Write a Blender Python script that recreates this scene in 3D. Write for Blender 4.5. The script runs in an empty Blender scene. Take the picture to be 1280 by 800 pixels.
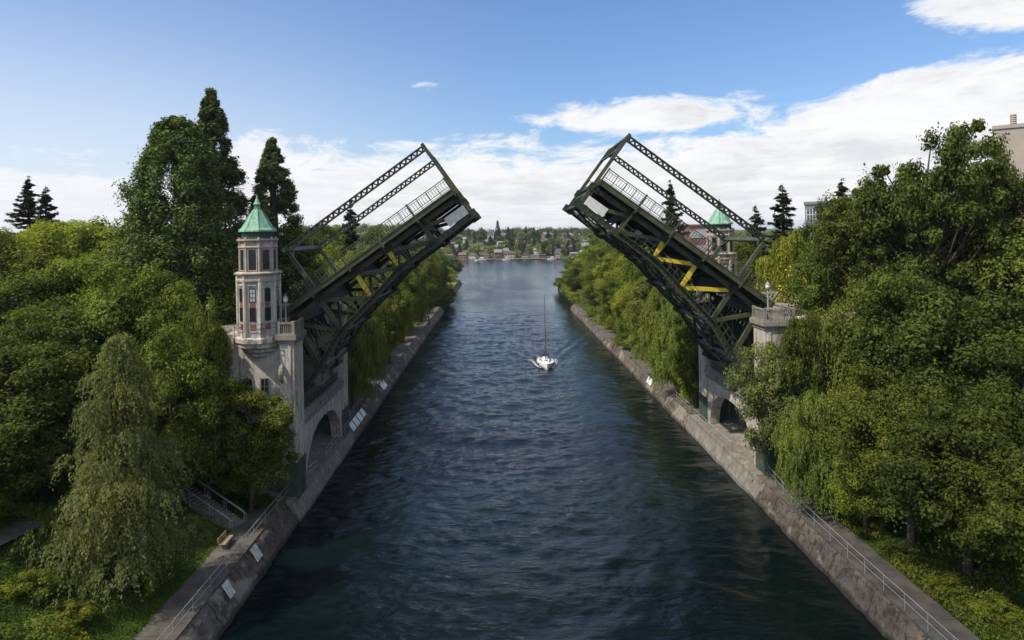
import bpy, math, random
import numpy as np
from mathutils import Vector, Matrix
R = math.radians
PI = math.pi
SC = bpy.context.scene
COL = SC.collection

# ------------------------------------------------------------------ camera
CAMZ = 26.2
F = 853.0
VPX, VPY = 622.0, 293.0
ROLL = R(1.2)
cam_d = bpy.data.cameras.new('camera')
cam = bpy.data.objects.new('camera', cam_d)
COL.objects.link(cam)
cam_d.sensor_width = 36.0
cam_d.lens = F / 1280 * 36
cam_d.shift_x = (640 - VPX) / 1280
cam_d.shift_y = -(400 - VPY) / 1280
cam_d.clip_start = 0.5
cam_d.clip_end = 9000
cam.location = (0, 0, CAMZ)
cam.rotation_euler = (Matrix.Rotation(R(90), 3, 'X') @ Matrix.Rotation(-ROLL, 3, 'Z')).to_euler()
SC.camera = cam


def at(px, py, Y):
    """world point at depth Y seen at photo pixel px, py"""
    dx, dy = px - VPX, py - VPY
    c, s = math.cos(ROLL), math.sin(ROLL)
    x = dx * c - dy * s
    y = dx * s + dy * c
    return Vector((x * Y / F, Y, CAMZ - y * Y / F))


# ------------------------------------------------------------------ world
SUN_EL = R(52)
SUN_TO = Vector((-0.80, -0.42, 0)).normalized()      # horizontal direction towards the sun
world = bpy.data.worlds.new('World')
SC.world = world
world.use_nodes = True
SC.view_settings.view_transform = 'Standard'
SC.view_settings.look = 'None'
SC.view_settings.gamma = 1
SC.view_settings.exposure = 0.27


class NT:
    """small helper round a node tree"""
    def __init__(s, tree):
        s.t = tree
        s.n = tree.nodes
        s.l = tree.links

    def node(s, typ, **kw):
        n = s.n.new(typ)
        for k, v in kw.items():
            setattr(n, k, v)
        return n

    def put(s, sock, v):
        if isinstance(v, bpy.types.NodeSocket):
            s.l.new(v, sock)
        elif v is not None:
            if hasattr(sock.default_value, '__len__') and not hasattr(v, '__len__'):
                v = (v, v, v)
            if hasattr(sock.default_value, '__len__') and len(sock.default_value) == 4 and len(v) == 3:
                v = tuple(v) + (1,)
            sock.default_value = v

    def math(s, op, a, b=None, c=None, clamp=False):
        n = s.node('ShaderNodeMath', operation=op, use_clamp=clamp)
        s.put(n.inputs[0], a)
        if b is not None: s.put(n.inputs[1], b)
        if c is not None: s.put(n.inputs[2], c)
        return n.outputs[0]

    def vmath(s, op, a, b=None):
        n = s.node('ShaderNodeVectorMath', operation=op)
        s.put(n.inputs[0], a)
        if b is not None: s.put(n.inputs[1], b)
        return n.outputs[0]

    def noise(s, vec, scale, detail=4, rough=0.55, dist=0.0, out='Fac'):
        n = s.node('ShaderNodeTexNoise')
        if vec is not None: s.put(n.inputs['Vector'], vec)
        s.put(n.inputs['Scale'], scale)
        s.put(n.inputs['Detail'], detail)
        s.put(n.inputs['Roughness'], rough)
        s.put(n.inputs['Distortion'], dist)
        return n.outputs[out]

    def ramp(s, v, lo, hi, a=0.0, b=1.0, smooth=True):
        n = s.node('ShaderNodeMapRange', interpolation_type='SMOOTHSTEP' if smooth else 'LINEAR')
        s.put(n.inputs['Value'], v)
        n.inputs['From Min'].default_value = lo
        n.inputs['From Max'].default_value = hi
        n.inputs['To Min'].default_value = a
        n.inputs['To Max'].default_value = b
        return n.outputs[0]

    def mix(s, f, a, b, mode='MIX'):
        n = s.node('ShaderNodeMix', data_type='RGBA', blend_type=mode)
        s.put(n.inputs['Factor'], f)
        s.put(n.inputs['A'] if False else n.inputs[6], a)
        s.put(n.inputs[7], b)
        return n.outputs[2]

    def sep(s, v):
        n = s.node('ShaderNodeSeparateXYZ')
        s.put(n.inputs[0], v)
        return n.outputs

    def comb(s, x, y, z):
        n = s.node('ShaderNodeCombineXYZ')
        for i, v in enumerate((x, y, z)): s.put(n.inputs[i], v)
        return n.outputs[0]

    def bump(s, h, dist=0.1, strength=1.0, normal=None):
        n = s.node('ShaderNodeBump')
        s.put(n.inputs['Height'], h)
        s.put(n.inputs['Distance'], dist)
        s.put(n.inputs['Strength'], strength)
        if normal is not None: s.put(n.inputs['Normal'], normal)
        return n.outputs[0]


def build_world():
    t = NT(world.node_tree)
    t.n.clear()
    out = t.node('ShaderNodeOutputWorld')
    bg = t.node('ShaderNodeBackground')
    sky = t.node('ShaderNodeTexSky', sky_type='NISHITA')
    sky.sun_disc = False
    sky.sun_elevation = SUN_EL
    sky.sun_rotation = math.atan2(SUN_TO.x, SUN_TO.y)
    sky.air_density = 1.15
    sky.dust_density = 0.7
    sky.ozone_density = 1.6
    sky.altitude = 50
    tc = t.node('ShaderNodeTexCoord')
    d = tc.outputs['Generated']
    x, y, z = t.sep(d)
    zz = t.math('ADD', t.math('MAXIMUM', z, 0.0), 0.045)
    # a flat cloud deck seen in perspective
    p = t.comb(t.math('DIVIDE', x, zz), t.math('DIVIDE', y, zz), 0.0)
    n1 = t.noise(t.vmath('MULTIPLY', p, (1.0, 0.75, 1)), 0.62, 7, 0.62, 0.25)
    n2 = t.noise(t.vmath('ADD', p, (7.3, 2.1, 0)), 0.17, 3, 0.5)
    n3 = t.noise(d, 7.5, 6, 0.6, 0.4)
    n4 = t.noise(t.vmath('MULTIPLY', d, (1, 1, 2.8)), 7.0, 9, 0.66, 0.5)
    n = t.math('ADD', t.math('MULTIPLY', n1, 0.40), t.math('ADD', t.math('MULTIPLY', n2, 0.15), t.math('MULTIPLY', n4, 0.45)))
    n = t.math('ADD', t.math('MULTIPLY', t.math('SUBTRACT', n, 0.5), 2.8), 0.5)
    # upper limit of the cloud bank over the azimuth
    lim = t.math('ADD', t.ramp(x, -0.43, -0.33, 0.062, 0.158), t.ramp(x, 0.30, 0.58, 0.0, 0.035))
    e = t.math('SUBTRACT', lim, z)
    bias = t.ramp(e, -0.045, 0.080, -0.38, 0.40, False)
    # broken cloud overhead, out of frame, added for neutral fill light
    bias = t.math('ADD', bias, t.ramp(z, 0.35, 0.50, 0.0, 0.42))
    # cumulus patches up on the right
    def patch(cx, cz, rx, rz, amp):
        a = t.math('DIVIDE', t.math('SUBTRACT', x, cx), rx)
        b = t.math('DIVIDE', t.math('SUBTRACT', z, cz), rz)
        q = t.math('ADD', t.math('MULTIPLY', a, a), t.math('MULTIPLY', b, b))
        f = t.math('GREATER_THAN', y, 0.0)
        return t.math('MULTIPLY', t.math('MULTIPLY', t.ramp(q, 0.0, 1.0, 1.0, 0.0), amp), f)
    for a in ((0.60, 0.275, 0.17, 0.085, 0.80), (0.20, 0.174, 0.24, 0.040, 0.42), (0.55, 0.178, 0.14, 0.035, 0.36),
              (-0.60, 0.060, 0.34, 0.05, 0.50), (-0.52, 0.110, 0.10, 0.018, 0.30), (-0.095, 0.212, 0.05, 0.010, 0.16)):
        bias = t.math('ADD', bias, patch(*a))
    dens = t.math('ADD', n, bias)
    mask = t.ramp(dens, 0.44, 0.70)
    mask = t.math('MULTIPLY', mask, 0.96)
    shade = t.ramp(t.math('ADD', t.math('MULTIPLY', t.noise(t.vmath('ADD', t.vmath('MULTIPLY', p, (1, 0.8, 1)), (0.0, 0.35, 0)), 0.9, 7, 0.65, 0.3), 0.5), t.math('MULTIPLY', t.noise(t.vmath('MULTIPLY', d, (1, 1, 3.2)), 9.0, 7, 0.65, 0.5), 0.5)), 0.40, 0.62)
    thick = t.ramp(dens, 0.55, 0.85)
    cl = t.mix(t.math('MULTIPLY', shade, thick), (7.75, 7.7, 7.65), (6.0, 6.0, 6.1))
    hz = t.math('MAXIMUM', t.ramp(z, 0.0, 0.12, 0.25, 0.0), t.math('MULTIPLY', t.ramp(z, 0.05, 0.34, 0.66, 0.12), t.ramp(x, -0.62, 0.15, 1.0, 0.0)))
    col = t.mix(mask, t.mix(1.0, sky.outputs[0], (0.74, 0.90, 1.16), 'MULTIPLY'), cl)
    col = t.mix(hz, col, (6.9, 7.2, 7.7))
    t.put(bg.inputs[0], col)
    bg.inputs[1].default_value = 0.11
    t.l.new(bg.outputs[0], out.inputs[0])


build_world()
sun_d = bpy.data.lights.new('sun', 'SUN')
sun_d.energy = 4.4
sun_d.angle = R(0.6)
sun_d.color = (1.0, 0.93, 0.80)
sun = bpy.data.objects.new('sun', sun_d)
COL.objects.link(sun)
sv = Vector((SUN_TO.x * math.cos(SUN_EL), SUN_TO.y * math.cos(SUN_EL), math.sin(SUN_EL)))
sun.rotation_euler = sv.to_track_quat('Z', 'Y').to_euler()
sun.location = (-60, -40, 90)
SC.cycles.max_bounces = 5
SC.cycles.diffuse_bounces = 2
SC.cycles.transmission_bounces = 3
SC.cycles.transparent_max_bounces = 4


# ------------------------------------------------------------------ materials
MATS = {}


def mat(name, fn):
    if name in MATS: return MATS[name]
    m = bpy.data.materials.new(name)
    m.use_nodes = True
    t = NT(m.node_tree)
    t.n.clear()
    out = t.node('ShaderNodeOutputMaterial')
    sh = fn(t)
    t.l.new(sh, out.inputs[0])
    MATS[name] = m
    return m


def princ(t, col, rough=0.6, spec=0.4, normal=None, metal=0.0):
    b = t.node('ShaderNodeBsdfPrincipled')
    t.put(b.inputs['Base Color'], col)
    t.put(b.inputs['Roughness'], rough)
    b.inputs['Metallic'].default_value = metal
    b.inputs['Specular IOR Level'].default_value = spec
    if normal is not None: t.put(b.inputs['Normal'], normal)
    return b.outputs[0]


def pos(t):
    return t.node('ShaderNodeNewGeometry').outputs['Position']


def simple(name, col, rough=0.6, spec=0.4, var=0.12, scale=2.0, bump=0.0, metal=0.0):
    def f(t):
        p = pos(t)
        n = t.noise(p, scale, 5, 0.6)
        c = t.mix(t.ramp(n, 0.3, 0.7), tuple(v * (1 - var) for v in col), tuple(min(1, v * (1 + var)) for v in col))
        nm = t.bump(t.noise(p, scale * 6, 4), 0.05, bump) if bump else None
        return princ(t, c, rough, spec, nm, metal)
    return mat(name, f)


def leafmat(name, dark, light, trans=0.36, flower=None):
    def f(t):
        a = t.node('ShaderNodeAttribute', attribute_name='cv')
        v = a.outputs['Fac']
        oi = t.node('ShaderNodeObjectInfo')
        c = t.mix(v, dark, light)
        hs = t.node('ShaderNodeHueSaturation')
        t.put(hs.inputs['Hue'], t.ramp(oi.outputs['Random'], 0, 1, 0.485, 0.512, False))
        t.put(hs.inputs['Value'], t.ramp(oi.outputs['Random'], 0, 1, 0.88, 1.12, False))
        t.put(hs.inputs['Color'], c)
        c = hs.outputs[0]
        p = pos(t)
        c = t.mix(t.ramp(t.noise(p, 0.22, 3, 0.6), 0.42, 0.66, 0, 0.55), c, t.mix(1.0, c, (1.32, 1.16, 0.85), 'MULTIPLY'))
        if flower:
            c = t.mix(t.ramp(v, 0.60, 0.68), c, flower)
        d = t.node('ShaderNodeBsdfDiffuse')
        t.put(d.inputs[0], c)
        tr = t.node('ShaderNodeBsdfTranslucent')
        t.put(tr.inputs[0], t.mix(1.0, c, (1.15, 1.25, 0.6), 'MULTIPLY'))
        m1 = t.node('ShaderNodeMixShader')
        m1.inputs[0].default_value = trans
        t.l.new(d.outputs[0], m1.inputs[1]); t.l.new(tr.outputs[0], m1.inputs[2])
        return m1.outputs[0]
    return mat(name, f)


LF = {
    'mid': leafmat('leaf_mid', (0.042, 0.064, 0.014), (0.240, 0.285, 0.056)),
    'dark': leafmat('leaf_dark', (0.030, 0.046, 0.013), (0.155, 0.190, 0.044)),
    'bright': leafmat('leaf_bright', (0.095, 0.130, 0.018), (0.360, 0.385, 0.060)),
    'grey': leafmat('leaf_grey', (0.055, 0.078, 0.026), (0.270, 0.290, 0.110)),
    'willow': leafmat('leaf_willow', (0.066, 0.092, 0.020), (0.260, 0.295, 0.070)),
    'redwood': leafmat('leaf_redwood', (0.034, 0.056, 0.018), (0.165, 0.215, 0.065), 0.15),
    'fir': leafmat('leaf_fir', (0.014, 0.026, 0.012), (0.050, 0.074, 0.030), 0.10),
    'flower': leafmat('leaf_flower', (0.060, 0.090, 0.014), (0.170, 0.210, 0.036), 0.3, (0.66, 0.56, 0.03)),
    'fern': leafmat('leaf_fern', (0.065, 0.095, 0.014), (0.290, 0.320, 0.045)),
    'grass': leafmat('leaf_grass', (0.030, 0.060, 0.010), (0.095, 0.150, 0.025)),
}
M_BARK = simple('bark', (0.10, 0.075, 0.055), 0.9, 0.1, 0.35, 3.0, 0.5)


def f_concrete(base, stain, bottom):
    def f(t):
        p = pos(t)
        x, y, z = t.sep(p)
        n = t.noise(p, 1.3, 6, 0.65)
        c = t.mix(t.ramp(n, 0.3, 0.72), tuple(v * 0.78 for v in base), tuple(v * 1.12 for v in base))
        # vertical run-off streaks
        s = t.noise(t.vmath('MULTIPLY', p, (2.2, 2.2, 0.16)), 1.3, 5, 0.7)
        c = t.mix(t.ramp(s, 0.48, 0.64, 0, 0.8), c, stain)
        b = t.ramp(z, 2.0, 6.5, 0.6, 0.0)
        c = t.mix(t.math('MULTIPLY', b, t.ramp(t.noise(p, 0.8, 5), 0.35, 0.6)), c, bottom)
        m = t.noise(t.vmath('MULTIPLY', p, (0.9, 0.9, 0.4)), 0.9, 6, 0.7, 0.6)
        c = t.mix(t.ramp(m, 0.60, 0.70, 0, 0.7), c, tuple(v * 0.55 for v in stain))
        return princ(t, c, 0.88, 0.2, t.bump(t.noise(p, 9, 5), 0.03, 0.5))
    return f


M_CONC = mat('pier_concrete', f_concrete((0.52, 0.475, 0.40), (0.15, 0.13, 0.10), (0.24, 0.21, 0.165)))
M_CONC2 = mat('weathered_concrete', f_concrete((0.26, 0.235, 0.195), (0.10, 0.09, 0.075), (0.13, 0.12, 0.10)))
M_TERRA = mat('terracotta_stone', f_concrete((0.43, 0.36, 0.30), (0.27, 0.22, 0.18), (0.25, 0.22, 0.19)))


def f_brick(t):
    p = pos(t)
    b = t.node('ShaderNodeTexBrick')
    t.put(b.inputs['Vector'], t.comb(t.math('ADD', t.sep(p)[0], t.sep(p)[1]), t.sep(p)[2], 0))
    b.inputs['Color1'].default_value = (0.26, 0.085, 0.05, 1)
    b.inputs['Color2'].default_value = (0.20, 0.065, 0.045, 1)
    b.inputs['Mortar'].default_value = (0.20, 0.15, 0.12, 1)
    b.inputs['Scale'].default_value = 3.5
    return princ(t, b.outputs[0], 0.85, 0.2)


M_BRICK = mat('red_brick', f_brick)


def f_copper(t):
    p = pos(t)
    s = t.noise(t.vmath('MULTIPLY', p, (3, 3, 0.5)), 1.5, 5, 0.65)
    c = t.mix(t.ramp(s, 0.32, 0.68), (0.12, 0.27, 0.18), (0.26, 0.45, 0.32))
    return princ(t, c, 0.65, 0.3)


M_COPPER = mat('verdigris_copper', f_copper)
M_COPPERD = simple('dark_verdigris', (0.045, 0.085, 0.07), 0.6)


def f_steel(t):
    p = pos(t)
    n = t.noise(p, 0.9, 5, 0.65)
    c = t.mix(t.ramp(n, 0.3, 0.7), (0.036, 0.040, 0.020), (0.078, 0.084, 0.040))
    s = t.noise(t.vmath('MULTIPLY', p, (1, 1, 0.5)), 4.0, 5, 0.7)
    c = t.mix(t.ramp(s, 0.62, 0.72, 0, 0.6), c, (0.075, 0.045, 0.028))
    return princ(t, c, 0.5, 0.4)


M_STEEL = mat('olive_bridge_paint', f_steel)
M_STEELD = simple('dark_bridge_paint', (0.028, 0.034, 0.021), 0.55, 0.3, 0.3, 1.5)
M_YELLOW = simple('yellow_primer', (0.60, 0.46, 0.03), 0.5, 0.4, 0.12, 3)
M_WHITE = simple('white_paint', (0.72, 0.72, 0.70), 0.5, 0.4, 0.08, 2)
M_OFFW = simple('dirty_white_board', (0.50, 0.49, 0.44), 0.6, 0.3, 0.22, 3)
M_GREENB = simple('green_wall_paint', (0.055, 0.080, 0.055), 0.6, 0.3, 0.25, 1.2)
M_GLASS = simple('dark_window_glass', (0.018, 0.022, 0.026), 0.08, 0.6, 0.1)
M_DARKW = simple('dark_window_frame', (0.03, 0.03, 0.03), 0.5)
M_GALV = simple('galvanised_rail', (0.42, 0.43, 0.43), 0.4, 0.5, 0.15, 4, 0, 0.3)
M_WOOD = simple('bench_wood', (0.36, 0.25, 0.14), 0.7, 0.3, 0.2, 6)
M_RUST = simple('rusty_steel', (0.13, 0.06, 0.03), 0.8, 0.2, 0.4, 4)
M_BLACK = simple('black_plastic', (0.02, 0.02, 0.022), 0.4)
M_NAVY = simple('navy_canvas', (0.02, 0.03, 0.10), 0.8, 0.2)
M_GELC = simple('boat_gelcoat', (0.80, 0.80, 0.78), 0.25, 0.5, 0.03)
M_ALU = simple('mast_aluminium', (0.16, 0.16, 0.17), 0.35, 0.5, 0.1, 2, 0, 0.4)
M_SKIN = simple('skin', (0.45, 0.27, 0.19), 0.6)
M_LAMPG = simple('lamp_globe', (0.62, 0.62, 0.56), 0.3, 0.5, 0.05)


def f_path(t):
    p = pos(t)
    n = t.noise(p, 0.6, 6, 0.65)
    yy = t.sep(p)[1]
    jn = t.math('ABSOLUTE', t.math('SUBTRACT', t.math('FRACT', t.math('DIVIDE', yy, 3.1)), 0.5))
    c = t.mix(t.ramp(n, 0.3, 0.7), (0.075, 0.067, 0.056), (0.145, 0.130, 0.110))
    c = t.mix(t.ramp(t.noise(p, 6, 5, 0.7), 0.55, 0.75, 0, 0.6), c, (0.09, 0.08, 0.06))
    c = t.mix(t.ramp(jn, 0.004, 0.012, 0.7, 0.0), c, (0.03, 0.028, 0.024))
    return princ(t, c, 0.9, 0.15, t.bump(t.noise(p, 12, 4), 0.02, 0.5))


M_PATH = mat('worn_concrete_path', f_path)


def f_seawall(t):
    p = pos(t)
    x, y, z = t.sep(p)
    n = t.noise(t.vmath('MULTIPLY', p, (1, 0.6, 1)), 0.55, 7, 0.7, 0.5)
    c = t.mix(t.ramp(n, 0.34, 0.66), (0.068, 0.054, 0.043), (0.165, 0.142, 0.115))
    n2 = t.noise(p, 2.1, 6, 0.7, 0.4)
    c = t.mix(t.ramp(n2, 0.50, 0.60, 0, 0.85), c, (0.045, 0.036, 0.028))
    n3 = t.noise(p, 0.35, 5, 0.6)
    c = t.mix(t.ramp(n3, 0.54, 0.60, 0, 0.8), c, (0.27, 0.235, 0.19))
    n4 = t.noise(t.vmath('ADD', p, (20, 4, 1)), 0.5, 4, 0.6)
    c = t.mix(t.ramp(n4, 0.66, 0.74, 0, 0.7), c, (0.34, 0.20, 0.08))
    n5 = t.noise(t.vmath('ADD', p, (3, 40, 1)), 0.42, 4, 0.6)
    c = t.mix(t.ramp(n5, 0.64, 0.72, 0, 0.55), c, (0.13, 0.15, 0.22))
    jn = t.math('ABSOLUTE', t.math('SUBTRACT', t.math('FRACT', t.math('DIVIDE', t.math('ADD', y, t.math('MULTIPLY', n2, 0.25)), 5.4)), 0.5))
    c = t.mix(t.ramp(jn, 0.006, 0.014, 0.85, 0.0), c, (0.02, 0.018, 0.015))
    wet = t.ramp(t.math('ADD', z, t.math('MULTIPLY', t.noise(p, 0.9, 4), 0.4)), 0.35, 0.75, 0.75, 0.0)
    c = t.mix(wet, c, (0.035, 0.028, 0.018))
    return princ(t, c, 0.85, 0.25, t.bump(t.math('ADD', t.noise(p, 2.5, 6, 0.7), t.noise(p, 0.8, 3)), 0.25, 0.8))


M_SEAWALL = mat('rough_seawall', f_seawall)


def f_ground(t):
    p = pos(t)
    n = t.noise(p, 0.25, 6, 0.6)
    c = t.mix(t.ramp(n, 0.35, 0.65), (0.030, 0.050, 0.014), (0.070, 0.105, 0.022))
    c = t.mix(t.ramp(t.noise(p, 2.2, 5, 0.7), 0.58, 0.72, 0, 0.7), c, (0.045, 0.035, 0.022))
    return princ(t, c, 0.95, 0.1, t.bump(t.noise(p, 5, 5), 0.08, 0.8))


M_GROUND = mat('grassy_ground', f_ground)
M_LAWN = simple('lawn', (0.13, 0.17, 0.03), 0.95, 0.1, 0.25, 0.3, 0.3)


def f_hill(t):
    p = pos(t)
    n = t.noise(p, 0.02, 6, 0.65)
    c = t.mix(t.ramp(n, 0.35, 0.65), (0.045, 0.060, 0.025), (0.10, 0.105, 0.055))
    return princ(t, c, 0.95, 0.1)


M_HILL = mat('hillside', f_hill)


def f_water(t):
    p = pos(t)
    x, y, z = t.sep(p)
    n = t.noise(p, 0.05, 3, 0.5)
    c = t.mix(n, (0.0016, 0.0058, 0.0072), (0.0028, 0.0078, 0.0062))
    st = t.vmath('MULTIPLY', p, (0.55, 1.25, 1))
    a = t.noise(st, 0.42, 3, 0.55, 0.5)
    b = t.noise(st, 1.7, 4, 0.6, 0.7)
    d = t.noise(st, 6.0, 3, 0.6, 0.3)
    calm = t.ramp(t.noise(t.vmath('MULTIPLY', p, (1.0, 0.45, 1)), 0.028, 4, 0.6, 1.2), 0.36, 0.60, 0.35, 0.95)
    calm = t.math('MULTIPLY', calm, t.ramp(y, 120, 700, 1.0, 0.5, False))
    calm = t.math('MULTIPLY', calm, t.math('MULTIPLY', t.ramp(x, 9, 21, 1.0, 0.42), t.ramp(x, -18, -12, 0.6, 1.0)))
    h = t.math('ADD', t.math('MULTIPLY', a, 0.34), t.math('ADD', t.math('MULTIPLY', b, 0.16), t.math('MULTIPLY', d, 0.045)))
    nm = t.bump(h, 1.0, calm)
    r = t.ramp(y, 60, 500, 0.05, 0.16, False)
    s = t.node('ShaderNodeBsdfPrincipled')
    t.put(s.inputs['Base Color'], c)
    t.put(s.inputs['Roughness'], r)
    s.inputs['IOR'].default_value = 1.33
    s.inputs['Specular IOR Level'].default_value = 0.5
    t.put(s.inputs['Normal'], nm)
    return s.outputs[0]


M_WATER = mat('canal_water', f_water)


# ------------------------------------------------------------------ mesh builder
class MB:
    def __init__(s):
        s.v = []; s.f = []

    def add(s, vs, fs):
        o = len(s.v)
        s.v += [tuple(v) for v in vs]
        s.f += [tuple(i + o for i in f) for f in fs]
        return s

    def box(s, x0, x1, y0, y1, z0, z1):
        if x0 > x1: x0, x1 = x1, x0
        v = [(x, y, z) for z in (z0, z1) for y in (y0, y1) for x in (x0, x1)]
        return s.add(v, [(0, 2, 3, 1), (4, 5, 7, 6), (0, 1, 5, 4), (2, 6, 7, 3), (0, 4, 6, 2), (1, 3, 7, 5)])

    def beam(s, p, q, w, h, up=(0, 0, 1)):
        p = Vector(p); q = Vector(q); d = q - p
        if d.length < 1e-6: return s
        d.normalize(); up = Vector(up)
        side = d.cross(up)
        if side.length < 1e-4: side = d.cross(Vector((0, 1, 0)))
        side.normalize(); u = side.cross(d).normalized()
        v = [b + side * (a * w / 2) + u * (c * h / 2) for b in (p, q) for c in (-1, 1) for a in (-1, 1)]
        return s.add(v, [(0, 2, 3, 1), (4, 5, 7, 6), (0, 1, 5, 4), (2, 6, 7, 3), (0, 4, 6, 2), (1, 3, 7, 5)])

    def tube(s, pts, rad, n=6, cap=True):
        rings = []
        o = len(s.v)
        pts = [Vector(p) for p in pts]
        if not hasattr(rad, '__len__'): rad = [rad] * len(pts)
        for i, p in enumerate(pts):
            d = (pts[min(i + 1, len(pts) - 1)] - pts[max(i - 1, 0)])
            d.normalize()
            a = d.cross(Vector((0.13, 0.97, 0.2))).normalized(); b = d.cross(a)
            for k in range(n):
                t = 2 * PI * k / n
                s.v.append(tuple(p + (a * math.cos(t) + b * math.sin(t)) * rad[i]))
        for i in range(len(pts) - 1):
            for k in range(n):
                k2 = (k + 1) % n
                s.f.append((o + i * n + k, o + i * n + k2, o + (i + 1) * n + k2, o + (i + 1) * n + k))
        if cap:
            s.f.append(tuple(o + k for k in range(n))[::-1])
            s.f.append(tuple(o + (len(pts) - 1) * n + k for k in range(n)))
        return s

    def lathe(s, prof, n, c=(0, 0), phase=0.0, cap=True):
        """prof: (r, z) bottom to top"""
        o = len(s.v)
        for r, z in prof:
            for k in range(n):
                t = phase + 2 * PI * k / n
                s.v.append((c[0] + r * math.cos(t), c[1] + r * math.sin(t), z))
        for i in range(len(prof) - 1):
            for k in range(n):
                k2 = (k + 1) % n
                s.f.append((o + i * n + k, o + i * n + k2, o + (i + 1) * n + k2, o + (i + 1) * n + k))
        if cap:
            s.f.append(tuple(o + k for k in range(n))[::-1])
            s.f.append(tuple(o + (len(prof) - 1) * n + k for k in range(n)))
        return s

    def xform(s, M):
        s.v = [tuple(M @ Vector(v)) for v in s.v]
        return s

    def build(s, name, m, parent=None, smooth=False):
        me = bpy.data.meshes.new(name)
        me.from_pydata(s.v, [], s.f)
        me.update()
        if smooth: me.shade_smooth()
        o = bpy.data.objects.new(name, me)
        COL.objects.link(o)
        me.materials.append(m)
        if parent is not None:
            o.parent = parent
            o.location = -parent.location      # meshes are written in world coordinates
            if parent.parent is not None: o.location = (0, 0, 0)
            if parent.type == 'MESH': o.location = (0, 0, 0)
        return o


def tag(o, label=None, cat=None, group=None, kind=None):
    if label: o['label'] = label
    if cat: o['category'] = cat
    if group: o['group'] = group
    if kind: o['kind'] = kind
    return o


def thing(name, label, cat, loc=(0, 0, 0), group=None):
    o = bpy.data.objects.new(name, None)
    o.empty_display_size = 0.5
    COL.objects.link(o)
    o.location = loc
    return tag(o, label, cat, group)


def dup(root, label=None, group=None):
    c = root.copy(); COL.objects.link(c)
    if label: c['label'] = label
    if group: c['group'] = group
    for ch in list(root.children):
        k = ch.copy(); COL.objects.link(k); k.parent = c
        for g in list(ch.children):
            h = g.copy(); COL.objects.link(h); h.parent = k
    return c


def grid_mesh(name, X, Y, Z, m, smooth=True):
    """X,Y,Z 2-D arrays"""
    ny, nx = X.shape
    co = np.stack([X, Y, Z], -1).reshape(-1, 3).astype(np.float32)
    i = np.arange(nx * ny).reshape(ny, nx)
    q = np.stack([i[:-1, :-1], i[:-1, 1:], i[1:, 1:], i[1:, :-1]], -1).reshape(-1, 4)
    me = quads_mesh(name, co, q)
    if smooth: me.shade_smooth()
    o = bpy.data.objects.new(name, me); COL.objects.link(o)
    me.materials.append(m)
    return o


def quads_mesh(name, co, q):
    me = bpy.data.meshes.new(name)
    me.vertices.add(len(co)); me.vertices.foreach_set('co', np.ascontiguousarray(co, np.float32).ravel())
    me.loops.add(len(q) * 4); me.loops.foreach_set('vertex_index', np.ascontiguousarray(q, np.int32).ravel())
    me.polygons.add(len(q)); me.polygons.foreach_set('loop_start', np.arange(0, len(q) * 4, 4, dtype=np.int32))
    me.update(calc_edges=True)
    return me


# ------------------------------------------------------------------ the lie of the land
WL, WR = -18.9, 24.2           # waterlines of the cut
PL0, PL1 = -20.2, -22.5        # left path
PR0, PR1 = 25.1, 27.4          # right path


def sst(v, a, b):
    t = np.clip((np.asarray(v, float) - a) / (b - a), 0, 1)
    return t * t * (3 - 2 * t)


def wob(x, y):
    return (np.sin(x * 0.31 + y * 0.17) + np.sin(x * 0.13 - y * 0.29 + 1.3) + np.sin(x * 0.71 + y * 0.53 + 4)) / 3


def gz(x, y):
    x = np.asarray(x, float); y = np.asarray(y, float)
    dl = PL1 - x; dr = x - PR1
    zl = 1.95 + 4.8 * sst(dl, 0, 12) + 7.0 * sst(dl, 10, 45) + 0.30 * wob(x, y) * sst(dl, 0.3, 4)
    zr = 1.95 + 4.0 * sst(dr, 0.5, 12) + 8.0 * sst(dr, 10, 45) + 0.30 * wob(x, y) * sst(dr, 0.3, 4)
    zl = 1.95 + (zl - 1.95) * (1 - 0.65 * sst(y, 100, 200))
    zr = 1.95 + (zr - 1.95) * (1 - 0.55 * sst(y, 100, 220))
    return np.where(x < 0, zl, zr)


def ground():
    ys = np.concatenate([np.arange(-30, 110, 1.5), np.arange(110, 381, 6)])
    dx = np.concatenate([np.arange(0, 45, 1.0), 45 + (np.linspace(0, 1, 26) ** 2) * 700])
    for sgn, e in ((-1, PL1), (1, PR1)):
        xs = e + sgn * dx
        X, Y = np.meshgrid(xs, ys)
        Z = gz(X, Y)
        yend = 372 if sgn < 0 else 320
        fade = sst(Y, yend - 8, yend)
        Z = Z * (1 - fade) - 1.2 * fade
        Y2 = np.where(Y > yend, yend, Y)
        if sgn > 0: X, Y2, Z = X, Y2, Z
        o = grid_mesh('ground', X if sgn > 0 else X[:, ::-1], Y2 if sgn > 0 else Y2[:, ::-1], Z if sgn > 0 else Z[:, ::-1], M_GROUND)
        tag(o, kind='structure')


ground()

# far shore hill
def hz(x, y):
    x = np.asarray(x, float); y = np.asarray(y, float)
    sh = 700 + 0.02 * x - 18 * np.sin(x / 90.0)
    h = 1.0 + 17 * sst(y - sh, 5, 190) + 5 * sst(y - sh, 150, 500)
    h = h * (0.82 + 0.28 * np.sin(x / 260.0 + 2.2) + 0.10 * np.sin(x / 87.0 + 1)) + 10 * sst(-x, 30, 160)*sst(y - sh, 10, 160)
    return h * sst(y - sh, -6, 4) - 1.5 * (1 - sst(y - sh, -6, 4))


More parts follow.
